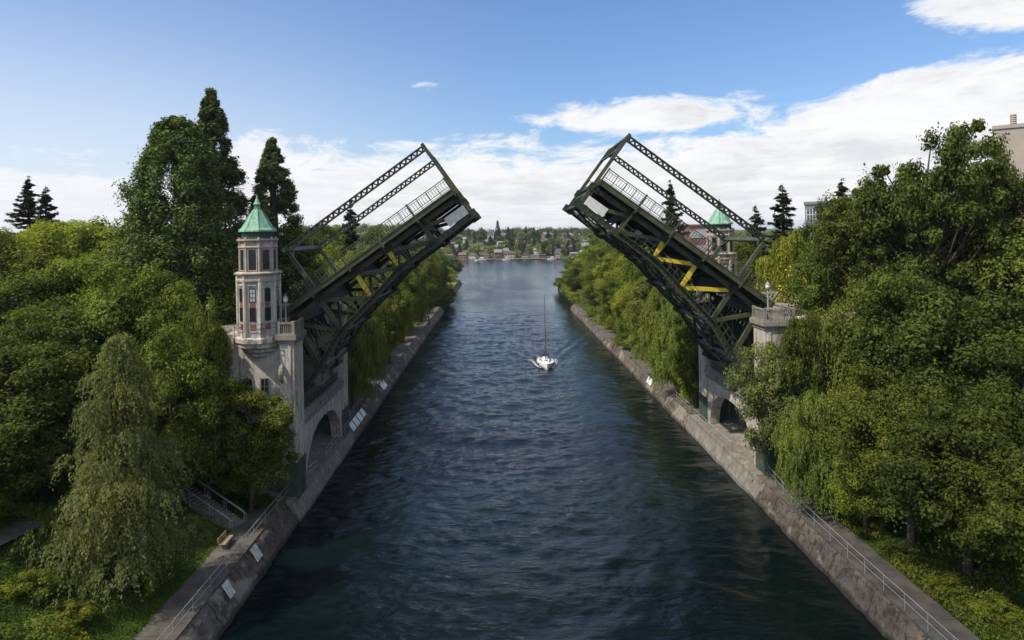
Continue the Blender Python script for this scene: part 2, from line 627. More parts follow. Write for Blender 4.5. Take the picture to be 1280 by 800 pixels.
def hill():
    xs = np.arange(-1900, 1901, 20.0); ys = np.concatenate([np.arange(660, 1300, 8.0), np.arange(1300, 4001, 300.0)])
    X, Y = np.meshgrid(xs, ys)
    tag(grid_mesh('hill', X, Y, hz(X, Y), M_HILL), kind='structure')
    # broad land either side of the lake, behind the banks
    for x0, x1 in ((-2500, -330), (330, 2500)):
        xs = np.linspace(x0, x1, 40); ys = np.linspace(380, 700, 16)
        X, Y = np.meshgrid(xs, ys)
        Z = 6 + 3 * np.sin(X / 120) + 14 * sst(Y, 400, 700)
        tag(grid_mesh('terrain', X, Y, Z, M_HILL), kind='structure')
    b = MB(); b.box(-6000, 6000, -3000, 8000, -9, -8)
    tag(b.build('lake_bed', M_HILL), kind='structure')


hill()


# ------------------------------------------------------------------ water
def water():
    rng = np.random.default_rng(4)
    N, L = 512, 80.0
    k = 2 * PI * np.fft.fftfreq(N, L / N)
    KX, KY = np.meshgrid(k, k)
    K = np.hypot(KX, KY); K[0, 0] = 1e-6
    wd = np.array([0.25, -0.97])
    V = 4.6; Lw = V * V / 9.81
    cosf = (KX * wd[0] + KY * wd[1]) / K
    P = np.exp(-1 / (K * Lw) ** 2) / K ** 3.4 * (0.25 + cosf ** 2) * np.exp(-(K * 0.07) ** 2)
    P[0, 0] = 0
    H = (rng.normal(size=(N, N)) + 1j * rng.normal(size=(N, N))) * np.sqrt(P)
    h = np.fft.ifft2(H).real
    h *= 0.10 / h.std()
    st = 0.2
    xs = np.arange(-19.6, 25.2, st); ys = np.concatenate([np.arange(30, 150, st), np.arange(150, 300, 0.4)])
    X, Y = np.meshgrid(xs, ys)
    def samp(X, Y, r=0.0):
        c, s = math.cos(r), math.sin(r)
        U = ((X * c - Y * s) / L * N) % N; Vv = ((X * s + Y * c) / L * N) % N
        i = U.astype(int); j = Vv.astype(int); fu = U - i; fv = Vv - j
        i2 = (i + 1) % N; j2 = (j + 1) % N
        return h[j, i] * (1 - fu) * (1 - fv) + h[j, i2] * fu * (1 - fv) + h[j2, i] * (1 - fu) * fv + h[j2, i2] * fu * fv
    Z = samp(X, Y) * 0.75 + samp(X * 0.8 + 13, Y * 0.8 + 5, 0.35) * 0.6
    # bow waves of the sailing boat spreading out behind it
    bx, by = BOAT
    d = np.abs(X - bx) - (Y - by) * 0.33
    Z += 0.11 * np.sin(d * 2.1) * np.exp(-(d / 2.2) ** 2) * sst(Y, by - 3, by + 3) * (1 - sst(Y, by + 25, by + 60))
    edge = sst(X, -19.6, -18.2) * (1 - sst(X, 24.0, 25.2)) * sst(Y, 30, 32) * (1 - sst(Y, 170, 299))
    Z = Z * edge * (1 - 0.55 * sst(X, 7, 20)) * (1 - 0.35 * (1 - sst(X, -18, -11)))
    tag(grid_mesh('canal_water', X, Y, Z, M_WATER), kind='structure')
    # the rest of the lake as flat sheets that butt against it
    b = MB()
    def sheet(x0, x1, y0, y1):
        b.add([(x0, y0, 0), (x1, y0, 0), (x1, y1, 0), (x0, y1, 0)], [(0, 1, 2, 3)])
    y1 = float(ys[-1]); x0 = float(xs[0]); x1 = float(xs[-1])
    sheet(x0, x1, -60, 30); sheet(-2600, 2600, y1, 1000); sheet(x1, 2600, -60, y1); sheet(-2600, x0, -60, y1)
    tag(b.build('lake_water', M_WATER), kind='structure')


BOAT = tuple(at(682, 457, CAMZ * F / (457 - 293 + 1.2)))[:2]
water()


# ------------------------------------------------------------------ banks: seawalls, paths, railings
def seawall(x_w, x_t, y0, y1, label, panels):
    rng = np.random.default_rng(int(abs(x_w) * 10))
    ys = np.arange(y0, y1 + 0.01, 0.5)
    sg = 1 if x_t > x_w else -1
    prof = [(-0.15, -1.5), (0.0, 0.05), (0.12, 0.45), (0.45, 0.62), (0.62, 1.15), (1.0, 1.62), (1.0 + 0.0, 1.62)]
    w = abs(x_t - x_w)
    prof = [(-0.10, -1.5), (0.0, 0.10), (0.18 * w, 0.55), (0.42 * w, 0.80), (0.62 * w, 1.30), (0.85 * w, 1.72), (w, 1.86)]
    n = len(prof)
    P = np.array(prof)
    X = np.zeros((len(ys), n)); Z = np.zeros_like(X)
    for j, y in enumerate(ys):
        jag = 0.5 * math.sin(y * 0.11) + 0.5 * math.sin(y * 0.037 + 2)
        for i in range(n):
            a = 0.0 if i in (0, n - 1) else 1.0
            X[j, i] = P[i, 0] + a * (0.045 * rng.normal() + 0.10 * jag)
            Z[j, i] = P[i, 1] + a * (0.05 * rng.normal())
    X = x_w + sg * X
    Yg = np.repeat(ys[:, None], n, 1)
    if sg < 0:
        X = X[:, ::-1]; Z = Z[:, ::-1]
    o = grid_mesh('seawall', X, Yg, Z, M_SEAWALL, False)
    tag(o, label, 'seawall')
    for (py0, ln, c) in panels:
        b = MB()
        t0 = Vector((x_w + sg * 0.36 * w, 0, 0.95)); t1 = Vector((x_w + sg * 0.86 * w, 0, 1.90))
        off = Vector((-sg * 0.10, 0, 0.10))
        v = []
        for o_ in (Vector((0, 0, 0)), off * 0.4):
            for tt, yy in ((t0, py0), (t0, py0 + ln), (t1, py0 + ln), (t1, py0)):
                v.append(tt + Vector((0, yy, 0)) + off * 0.5 + o_)
        b.add(v, [(0, 1, 2, 3), (4, 7, 6, 5), (0, 4, 5, 1), (1, 5, 6, 2), (2, 6, 7, 3), (3, 7, 4, 0)])
        b.build('painted_panel', c, o)
    return o


def yl(py, px=300, z=1.4):        # depth of a point of height z on the bank seen at that pixel
    dx, dy = px - VPX, py - VPY
    return (CAMZ - z) * F / (dx * math.sin(ROLL) + dy * math.cos(ROLL))


seawall(WL, PL0 + 0.1, 30, 64.5, 'crumbling concrete seawall below the left path, nearest the viewer',
        [(yl(742, 285), 0.9, M_OFFW), (yl(696, 323), 1.1, M_OFFW)])
seawall(WL + 0.1, PL0 + 0.1, 85.5, 233, 'long brown seawall on the left bank beyond the bridge',
        [(88.5, 1.8, M_WHITE), (90.8, 1.8, M_WHITE), (93.1, 1.8, M_WHITE), (95.4, 1.6, M_WHITE), (112, 3.6, M_WHITE)])
seawall(WL - 0.6, WL - 2.0, 275, 368, 'pale stone edge of the distant lawn on the left bank', [])
seawall(WR, PR0 - 0.1, 30, 67.5, 'mottled rough seawall below the right path, nearest the viewer', [])
seawall(WR - 0.1, PR0 - 0.1, 90, 232, 'brown seawall on the right bank beyond the bridge',
        [(111, 3.2, M_WHITE), (148, 2.5, M_RUST)])
seawall(WR + 3.5, WR + 5, 232, 318, 'overgrown shore edge below the farthest trees on the right bank', [])


def strip(name, x0, x1, y0, y1, z, m, th=0.5):
    b = MB(); b.box(min(x0, x1), max(x0, x1), y0, y1, z - th, z)
    return tag(b.build(name, m), kind='structure')


strip('path', PL0 + 0.12, PL1 - 0.25, 30, 64.3, 2.0, M_PATH)
strip('path', PL0 + 0.12, PL1 - 0.25, 85.6, 232, 2.0, M_PATH)
strip('path', PR0 - 0.12, PR1 + 0.25, 30, 67.3, 2.0, M_PATH)
strip('path', PR0 - 0.12, PR1 + 0.25, 90.2, 231, 2.0, M_PATH)
strip('lawn', WL - 2.0, WL - 13, 275, 367, 2.35, M_LAWN, 0.6)
strip('shore_bank', WR + 4.9, PR1 + 0.3, 232, 318, 1.7, M_GROUND, 3)
strip('shore_bank', WL - 0.3, PL1 - 0.3, 233.2, 275, 1.6, M_GROUND, 3)


def railing(pts, label, h=1.08, step=2.4, mid=True, r=0.023, group=None, mrl=M_GALV):
    t = thing('path_railing', label, 'railing', pts[0], group)
    top = MB(); top.tube([Vector(p) + Vector((0, 0, h)) for p in pts], r, 6)
    top.build('top_rail', mrl, t)
    if mid:
        m2 = MB(); m2.tube([Vector(p) + Vector((0, 0, h * 0.52)) for p in pts], r * 0.7, 6)
        m2.build('middle_rail', mrl, t)
    # posts
    seg = [(Vector(a), Vector(b)) for a, b in zip(pts[:-1], pts[1:])]
    first = None
    for a, b in seg:
        n = max(1, int(round((b - a).length / step)))
        for i in range(n):
            p = a.lerp(b, i / n)
            if first is None:
                q = MB(); q.tube([(0, 0, -0.1), (0, 0, h)], r * 0.9, 6)
                me = bpy.data.meshes.new('post'); me.from_pydata(q.v, [], q.f); me.materials.append(mrl)
                first = me
            o = bpy.data.objects.new('post', first); COL.objects.link(o); o.parent = t
            o.location = p - Vector(pts[0])
    return t


railing([(-20.25, 36, 2.0), (-20.25, 58, 2.0), (-20.2, 64, 2.0)], 'thin grey railing along the left path in the foreground', step=2.7)
railing([(-20.2, 65.0, 2.2), (-19.0, 70.0, 2.3)], 'short grey railing at the green base of the left pier')
railing([(-19.2, 74.5, 2.2), (-19.15, 85.5, 2.2)], 'grey railing in front of the arch of the left pier')
railing([(-20.2, 86.5, 2.0), (-20.2, 101, 2.0)], 'grey railing beside the white painted panels past the left pier')
railing([(25.15, 36, 2.0), (25.15, 50, 2.0), (25.2, 58, 2.0), (25.9, 66.5, 2.0)], 'long grey railing along the right path in the foreground', step=2.4)
railing([(24.75, 74, 2.2), (24.7, 80, 2.2), (24.75, 88, 2.2)], 'curved grey railing in front of the arch of the right pier')
railing([(25.15, 91, 2.0), (25.15, 100, 2.0)], 'grey railing on the right path just past the bridge')


# ------------------------------------------------------------------ the bridge piers
PX = 0.081      # metres per photo pixel in the plane of the near truss


def oct_phase():
    return -PI / 2 + PI / 8        # a face is square to the roadway


def make_tower(cx, cy, label, z_dark=None):
    t = thing('bridge_tower', label, 'control tower', (cx, cy, 14.6), 'copper roofed bridge towers')
    c = (cx, cy); ph = oct_phase()
    zc0, zc1, z1, z2, z3 = 14.6, 16.6, 22.95, 26.1, 27.0
    # corbel
    b = MB()
    b.lathe([(0.15, 14.5), (0.55, 14.75), (0.60, 14.95), (1.15, 15.15), (1.22, 15.4), (1.75, 15.6), (1.82, 15.85), (2.25, 16.05), (2.32, 16.35),
             (2.5, 16.5), (2.52, 16.9), (2.35, 17.05)], 8, c, ph)
    b.build('corbel', M_CONC, t)
    b = MB(); b.lathe([(2.15, 17.0), (2.15, z1)], 8, c, ph)
    sh = b.build('lower_shaft', M_CONC, t)
    b = MB()
    for k in range(8):
        a = ph + k * PI / 4
        p = Vector((cx + 2.13 * math.cos(a), cy + 2.13 * math.sin(a), 0))
        b.tube([p + Vector((0, 0, 17.05)), p + Vector((0, 0, z1))], 0.21, 8)
    b.build('pilasters', M_CONC, sh)
    b = MB()
    b.lathe([(2.3, 20.9 + 1.3), (2.36, 22.3), (2.36, 22.45), (2.28, 22.5)], 8, c, ph)
    b.lathe([(2.3, z1 - 0.12), (2.5, z1 - 0.02), (2.52, z1 + 0.10), (2.25, z1 + 0.22)], 8, c, ph)
    b.build('cornice', M_TERRA, sh)
    # upper shaft
    b = MB(); b.lathe([(1.86, z1 + 0.1), (1.86, z2)], 8, c, ph)
    us = b.build('upper_shaft', M_TERRA, t)
    b = MB()
    for k in range(8):
        a = ph + k * PI / 4
        p = Vector((cx + 1.86 * math.cos(a), cy + 1.86 * math.sin(a), 0))
        b.tube([p + Vector((0, 0, z1 + 0.15)), p + Vector((0, 0, z2 + 0.32))], 0.17, 6)
    b.lathe([(2.0, z2 - 0.72), (2.06, z2 - 0.66), (2.06, z2 - 0.55), (2.0, z2 - 0.5)], 8, c, ph)
    b.lathe([(1.98, z2 - 0.12), (2.16, z2), (2.16, z2 + 0.14), (1.9, z2 + 0.16)], 8, c, ph)
    b.build('cornice', M_TERRA, us)
    b = MB()
    for zz in (18.35, 17.9):
        b.tube([(cx + 2.55 * math.cos(ph + k * PI / 4), cy + 2.55 * math.sin(ph + k * PI / 4), zz) for k in range(9)], 0.03, 4, False)
    for k in range(8):
        a = ph + k * PI / 4
        b.tube([(cx + 2.55 * math.cos(a), cy + 2.55 * math.sin(a), 17.0), (cx + 2.55 * math.cos(a), cy + 2.55 * math.sin(a), 18.35)], 0.03, 4)
    b.build('balcony_rail', M_STEEL, t)
    # windows on every face
    for k in range(8):
        a = ph + (k + 0.5) * PI / 4
        n = Vector((math.cos(a), math.sin(a), 0)); s = Vector((-n.y, n.x, 0))
        def panel(b, r, w, za, zb, th=0.05):
            m = c0 + n * r
            v = [m + s * (sx * w / 2) + n * dn + Vector((0, 0, zz)) for dn in (0, th) for zz in (za, zb) for sx in (-1, 1)]
            b.add(v, [(0, 1, 3, 2), (4, 6, 7, 5), (0, 4, 5, 1), (2, 3, 7, 6), (0, 2, 6, 4), (1, 5, 7, 3)])
        c0 = Vector((cx, cy, 0))
        ap = math.cos(PI / 8)
        def ring(b, r, w, za, zb, f=0.09, th=0.1):
            for sx in (-1, 1):
                m = c0 + n * r + s * (sx * (w / 2 - f / 2))
                v = [m + s * (q * f / 2) + n * dn + Vector((0, 0, zz)) for dn in (0, th) for zz in (za, zb) for q in (-1, 1)]
                b.add(v, [(0, 1, 3, 2), (4, 6, 7, 5), (0, 4, 5, 1), (2, 3, 7, 6), (0, 2, 6, 4), (1, 5, 7, 3)])
            panel(b, r, w - 2 * f - 0.01, za, za + f, th); panel(b, r, w - 2 * f - 0.01, zb - f, zb, th)
        b = MB(); ring(b, 1.86 * ap + 0.01, 0.98, z1 + 0.30, z2 - 0.78, 0.08, 0.1)
        w = b.build('window', M_TERRA, t)
        b = MB(); panel(b, 1.86 * ap + 0.015, 0.80, z1 + 0.39, z2 - 0.87, 0.03)
        b.build('pane', M_GLASS, w)
        for (za, zb, lite) in ((20.35, 21.65, True), (18.55, 19.85, False)):
            b = MB(); ring(b, 2.15 * ap + 0.01, 0.66, za, zb, 0.07, 0.05)
            if lite:
                panel(b, 2.15 * ap + 0.05, 0.03, za + .07, zb - .07, 0.02)
                for q in (0.33, 0.66): panel(b, 2.15 * ap + 0.045, 0.5, za + (zb - za) * q, za + (zb - za) * q + 0.035, 0.02)
            w = b.build('window', M_DARKW, t)
            b = MB(); panel(b, 2.15 * ap + 0.012, 0.51, za + 0.071, zb - 0.071, 0.02)
            b.build('pane', M_OFFW if (lite and k % 3) else M_GLASS, w)
        b = MB(); panel(b, 2.15 * ap + 0.004, 0.60, 19.9, 20.3, 0.03); panel(b, 2.15 * ap + 0.004, 0.60, 17.75, 18.3, 0.03)
        b.build('brick_panel', M_BRICK, sh)
        b = MB(); panel(b, 2.15 * ap + 0.004, 0.9, 21.85, 21.97, 0.14)
        b.build('window_hood', M_TERRA, sh)
    # louvre stage and roof
    b = MB(); b.lathe([(1.62, z2 + 0.16), (1.62, z3)], 8, c, ph)
    for k in range(32):
        a = ph + k * PI / 16
        b.beam((cx + 1.63 * math.cos(a), cy + 1.63 * math.sin(a), z2 + 0.2), (cx + 1.63 * math.cos(a), cy + 1.63 * math.sin(a), z3), 0.07, 0.07)
    b.lathe([(1.72, z2 + 0.18), (1.75, z2 + 0.3), (1.64, z2 + 0.34)], 8, c, ph)
    b.build('louvre_stage', M_COPPERD, t)
    b = MB()
    b.lathe([(1.9, z3 - 0.10), (1.98, z3 - 0.05), (1.95, z3 + 0.080), (1.62, z3 + 0.319), (1.15, z3 + 1.008), (0.78, z3 + 1.554), (0.52, z3 + 1.932), (0.44, z3 + 2.033),
             (0.44, z3 + 2.100), (0.30, z3 + 2.117)], 8, c, ph)
    rf = b.build('roof', M_COPPER, t)
    b = MB()
    pr = [(1.97, z3 + 0.090), (1.63, z3 + 0.328), (1.16, z3 + 1.016), (0.79, z3 + 1.562), (0.53, z3 + 1.940)]
    for k in range(8):
        a = ph + k * PI / 4
        b.tube([(cx + r * math.cos(a), cy + r * math.sin(a), z) for r, z in pr], 0.045, 5)
    b.build('roof_ribs', M_COPPER, rf)
    b = MB()
    for k in range(8):
        a = ph + k * PI / 4
        b.tube([(cx + .28 * math.cos(a), cy + .28 * math.sin(a), z3 + 2.100), (cx + .28 * math.cos(a), cy + .28 * math.sin(a), z3 + 2.520)], 0.045, 5)
    b.lathe([(0.16, z3 + 2.100), (0.16, z3 + 2.520)], 8, c, ph)
    b.lathe([(0.36, z3 + 2.503), (0.42, z3 + 2.562), (0.36, z3 + 2.621), (0.26, z3 + 2.772), (0.16, z3 + 3.024), (0.07, z3 + 3.175)], 8, c, ph)
    b.lathe([(0.04, z3 + 3.158), (0.10, z3 + 3.217), (0.09, z3 + 3.301), (0.02, z3 + 3.402), (0.015, z3 + 3.612)], 8, c, ph)
    b.build('lantern', M_COPPER, t)
    t.scale = (0.88, 0.88, 1)
    return t


def make_pier(sg, xf, y0, depth, label, pw=1.35):
    """sg -1 left / +1 right; xf channel face; y0 near face; d measured away from the channel"""
    t = thing('bridge_pier', label, 'bridge pier', (xf + sg * 3, y0 + depth / 2, 0))
    def bx(b, d0, d1, ya, yb, z0, z1):
        return b.box(xf + sg * d0, xf + sg * d1, y0 + ya, y0 + yb, z0, z1)
    D = depth
    zt = 17.3
    # two pylons with caps and parapets
    for ya in (0.0, D - 3.0):
        b = MB()
        bx(b, 0.0, pw, ya, ya + 3, -1, zt - 0.6)
        py = b.build('pylon', M_CONC, t)
        b = MB()
        bx(b, -0.10, pw + 0.15, ya - 0.10, ya + 3.1, zt - 1.0, zt - 0.62)
        bx(b, -0.30, pw + 0.35, ya - 0.30, ya + 3.3, zt - 0.6, zt - 0.15)
        bx(b, -0.18, pw + 0.23, ya - 0.18, ya + 3.18, zt - 0.15, zt)
        b.build('cap', M_CONC2, py)
        # raised panels and scroll brackets on the faces
        b = MB()
        bx(b, -0.07, 0.0, ya + 0.5, ya + 1.2, 5.6, zt - 1.2); bx(b, -0.07, 0.0, ya + 2.0, ya + 2.6, 5.6, zt - 1.2)
        bx(b, 0.25, 0.55, ya - 0.08, ya, 5.6, zt - 1.2)
        b.build('raised_panel', M_CONC, py)
        b = MB()
        for zz in (14.3, 10.6):
            pts = []
            for q in range(9):
                an = q / 8 * PI
                pts.append((xf + sg * (pw - 0.25), y0 + ya - 0.02 - 0.45 * math.sin(an) * 1.0, zz - 1.1 * (1 - math.cos(an)) / 2 * 1.4))
            b.tube(pts, [0.16, 0.2, 0.25, 0.28, 0.26, 0.22, 0.18, 0.15, 0.12], 8)
        b.build('scroll_bracket', M_CONC2, py)
        b = MB()
        z0, z1 = zt, zt + 1.05
        for dd, yy in ((0.0, ya), (pw, ya), (0.0, ya + 2.8), (pw, ya + 2.8)):
            bx(b, dd - 0.12, dd + 0.16, yy - 0.1, yy + 0.2, z0, z1 + 0.08)
        bx(b, 0.17, pw - 0.13, ya - 0.08, ya + 0.12, z0 + 0.88, z1); bx(b, -0.1, 0.1, ya + 0.21, ya + 2.79, z0 + 0.88, z1)
        for q in range(int((pw - 0.35) / 0.2)): bx(b, 0.27 + q * 0.2, 0.35 + q * 0.2, ya - 0.02, ya + 0.06, z0, z0 + 0.879)
        for q in range(11): bx(b, -0.04, 0.04, ya + 0.3 + q * 0.21, ya + 0.38 + q * 0.21, z0, z0 + 0.879)
        b.build('parapet', M_CONC2, py)
        b = MB()
        bx(b, -0.05, pw + 0.02, ya - 0.05, ya + 3.05, 1.6, 5.1); bx(b, -0.12, 0.3, ya + 0.4, ya + 1.3, 1.6, 5.0); bx(b, -0.12, .3, ya + 1.9, ya + 2.6, 1.6, 5.0)
        b.build('green_painted_base', M_GREENB, py)
    # main wall behind the tower, near and far
    for ya in (0.75, D - 3.2):
        b = MB(); bx(b, pw + 0.01, 6.6, ya, ya + 2.4, -1, zt - 0.45)
        bx(b, 5.9, 6.75, ya - 0.22, ya + 2.5, -1, zt - 0.5)
        bx(b, pw + 0.35, 6.9, ya - 0.12, ya + 2.52, zt - 0.449, zt - 0.1)
        w = b.build('wall', M_CONC, t)
        b = MB(); bx(b, pw + 0.03, 6.8, ya - 0.30, ya + 2.45, 1.6, 4.6)
        b.build('green_painted_base', M_GREENB, w)
        if ya < 2:
            for (da, db) in ((2.75, 3.35), (4.25, 4.95)):
                b = MB()
                bx(b, da, db, ya - 0.06, ya - 0.02, 11.6, 12.9)
                b.build('pane', M_GLASS, w)
                b = MB()
                bx(b, da - 0.1, da - 0.01, ya - 0.1, ya - 0.01, 11.5, 13.0); bx(b, db + 0.01, db + 0.1, ya - 0.1, ya - 0.01, 11.5, 13.0)
                bx(b, da, db, ya - 0.12, ya - 0.01, 11.45, 11.59); bx(b, da, db, ya - 0.1, ya - 0.01, 12.91, 13.0)
                bx(b, (da + db) / 2 - 0.02, (da + db) / 2 + 0.02, ya - 0.09, ya - 0.061, 11.6, 12.9)
                bx(b, da, db, ya - 0.085, ya - 0.061, 12.2, 12.25)
                b.build('window', M_CONC2, w)
    # arched channel wall between the pylons
    ya, yb = 3.0, D - 3.0
    zc = 8.2
    ym = (ya + yb) / 2; ha = (yb - ya) / 2 - 0.9
    b = MB()
    n = 28
    def az(y):
        q = abs(y - ym) / ha
        return 2.0 + 4.7 * math.sqrt(max(0, 1 - q ** 2.4))
    ysx = [ya] + [ym + ha * math.sin(-PI / 2 + PI * i / n) for i in range(n + 1)] + [yb]
    d0, d1 = 0.12, 1.3
    for a_, c_ in zip(ysx[:-1], ysx[1:]):
        za, zb_ = az(a_), az(c_)
        if a_ == ya or c_ == yb: za = zb_ = -1
        v = []
        for d in (d0, d1):
            v += [(xf + sg * d, y0 + a_, za), (xf + sg * d, y0 + c_, zb_), (xf + sg * d, y0 + c_, zc), (xf + sg * d, y0 + a_, zc)]
        b.add(v, [(0, 1, 2, 3), (7, 6, 5, 4), (0, 4, 5, 1), (3, 2, 6, 7)] + ([(0, 3, 7, 4)] if a_ == ya else []) + ([(1, 5, 6, 2)] if c_ == yb else []))
    aw = b.build('arched_wall', M_CONC, t)
    b = MB()
    bx(b, -0.22, 1.4, ya + 0.02, yb - 0.02, zc + 0.002, zc + 0.5); bx(b, -0.05, 0.11, ya + 0.02, yb - 0.02, zc - 0.35, zc)
    bx(b, -0.1, 0.25, ya + 0.02, yb - 0.02, zc + 0.5, zc + 0.95)
    b.build('coping', M_CONC2, aw)
    b = MB()
    for i in range(26):
        yy = ya + 0.3 + i * (yb - ya - 0.6) / 25
        bx(b, 0.55, 0.62, yy, yy + 0.06, zc + 0.5, zc + 1.5)
    bx(b, 0.55, 0.62, ya + .1, yb - .1, zc + 1.5, zc + 1.56)
    b.build('railing', M_STEEL, aw)
    # bascule pit: floor, back wall, machinery ledge
    b = MB()
    bx(b, 6.0, 6.6, ya - 1, yb + 1, -1, zt - 0.6)
    bx(b, 1.3, 6.0, ya, yb, zc - 0.6, zc - 0.1)
    bx(b, 3.8, 4.2, ya, yb, -1, zc - 0.61)
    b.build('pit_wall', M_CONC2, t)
    b = MB()
    out = 0.6 if sg < 0 else 1.7
    cs = [(-out, -1.5), (-out, 0.35), (-out + 0.55, 1.5), (-out + 0.6, 1.93), (1.0, 1.96), (3.75, 2.7), (3.75, -1.5)]
    vs = [(xf + sg * d_, y0 + yy_, z_) for yy_ in (-1.2, D + 0.9) for d_, z_ in cs]
    b.add(vs, [(0, 1, 8, 7), (1, 2, 9, 8), (2, 3, 10, 9), (3, 4, 11, 10), (4, 5, 12, 11), (5, 6, 13, 12), (0, 6, 5, 4, 3, 2, 1), (7, 8, 9, 10, 11, 12, 13)])
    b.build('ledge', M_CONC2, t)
    # roadway slab on top, behind the tower
    b = MB()
    bx(b, 6.61, 60, -0.6, D + 0.6, zt - 1.4, zt - 0.45)
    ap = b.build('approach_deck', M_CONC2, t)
    b = MB()
    for yy in (-0.6, D + 0.35):
        bx(b, 6.9, 60, yy, yy + 0.25, zt + 0.35, zt + 0.62); bx(b, 6.9, 60, yy, yy + 0.25, zt - 0.44, zt - 0.15)
        for i in range(100): bx(b, 7.0 + i * 0.53, 7.18 + i * 0.53, yy + 0.04, yy + 0.2, zt - 0.15, zt + 0.35)
    b.build('balustrade', M_CONC, ap)
    b = MB()
    for dd in (14, 24, 34, 46):
        for yy in (0.3, D - 1.5): bx(b, dd, dd + 1.2, yy, yy + 1.2, 0, zt - 1.4)
    bx(b, 6.65, 9.5, 0.5, 1.2, 0, zt - 1.41); bx(b, 10, 11, 0.35, 1.2, 0, zt - 1.41)
    b.build('column', M_CONC2, ap)
    return t


YL0, YR0 = 64.2, 66.6
pierL = make_pier(-1, -19.4, YL0, 22.5, 'stained grey concrete bascule pier on the left bank carrying the near tower')
pierR = make_pier(1, 25.9, YR0, 22.5, 'concrete bascule pier on the right bank half hidden by willows', 2.8)
towerL = make_tower(-22.95, YL0 + 1.1, 'octagonal control tower with green copper roof on the left pier')
towerR = dup(towerL, 'farther copper roofed tower seen behind the raised right leaf')
tr = at(899, 247, 91.5)
towerR.location = (tr.x, 91.5, 14.6)


def make_lamp(p, label, h=3.1):
    t = thing('bridge_lamp', label, 'street lamp', p, 'old iron lamps on the bridge piers')
    P = Vector(p)
    b = MB(); b.lathe([(0.26, 0), (0.26, 0.15), (0.19, 0.25), (0.15, 0.7), (0.19, 0.78), (0.10, 0.9), (0.085, 1.6), (0.06, h - 0.5), (0.10, h - 0.45), (0.06, h - 0.38)], 10)
    b.xform(Matrix.Translation(P)); b.build('pole', simple('pale_green_iron', (0.27, 0.28, 0.23), 0.6), t)
    b = MB(); b.lathe([(0.10, h - 0.38), (0.20, h - 0.30), (0.24, h - 0.1), (0.20, h + 0.08)], 10)
    b.xform(Matrix.Translation(P)); b.build('globe', M_LAMPG, t, True)
    b = MB(); b.lathe([(0.26, h + 0.08), (0.24, h + 0.14), (0.10, h + 0.26), (0.04, h + 0.36), (0.02, h + 0.5)], 10)
    b.xform(Matrix.Translation(P)); b.build('lamp_cap', simple('pale_green_iron', (0.27, 0.28, 0.23), 0.6), t)
    return t


def put_lamp(p, label, h=3.1):
    make_lamp(p, label, h)


put_lamp((-20.3, YL0 + 0.7, 17.3), 'ornate lamp post on the parapet of the left pier beside the tower', 3.2)
put_lamp((-20.2, YL0 + 20.5, 17.3), 'lamp post on the far pylon of the left pier, behind the leaf')
put_lamp((26.6, YR0 + 0.9, 17.3), 'ornate lamp post on the cap of the near right pylon', 3.3)
put_lamp((-27.4, YL0 + 0.2, 16.9), 'lamp post left of the control tower against the redwoods', 3.0)


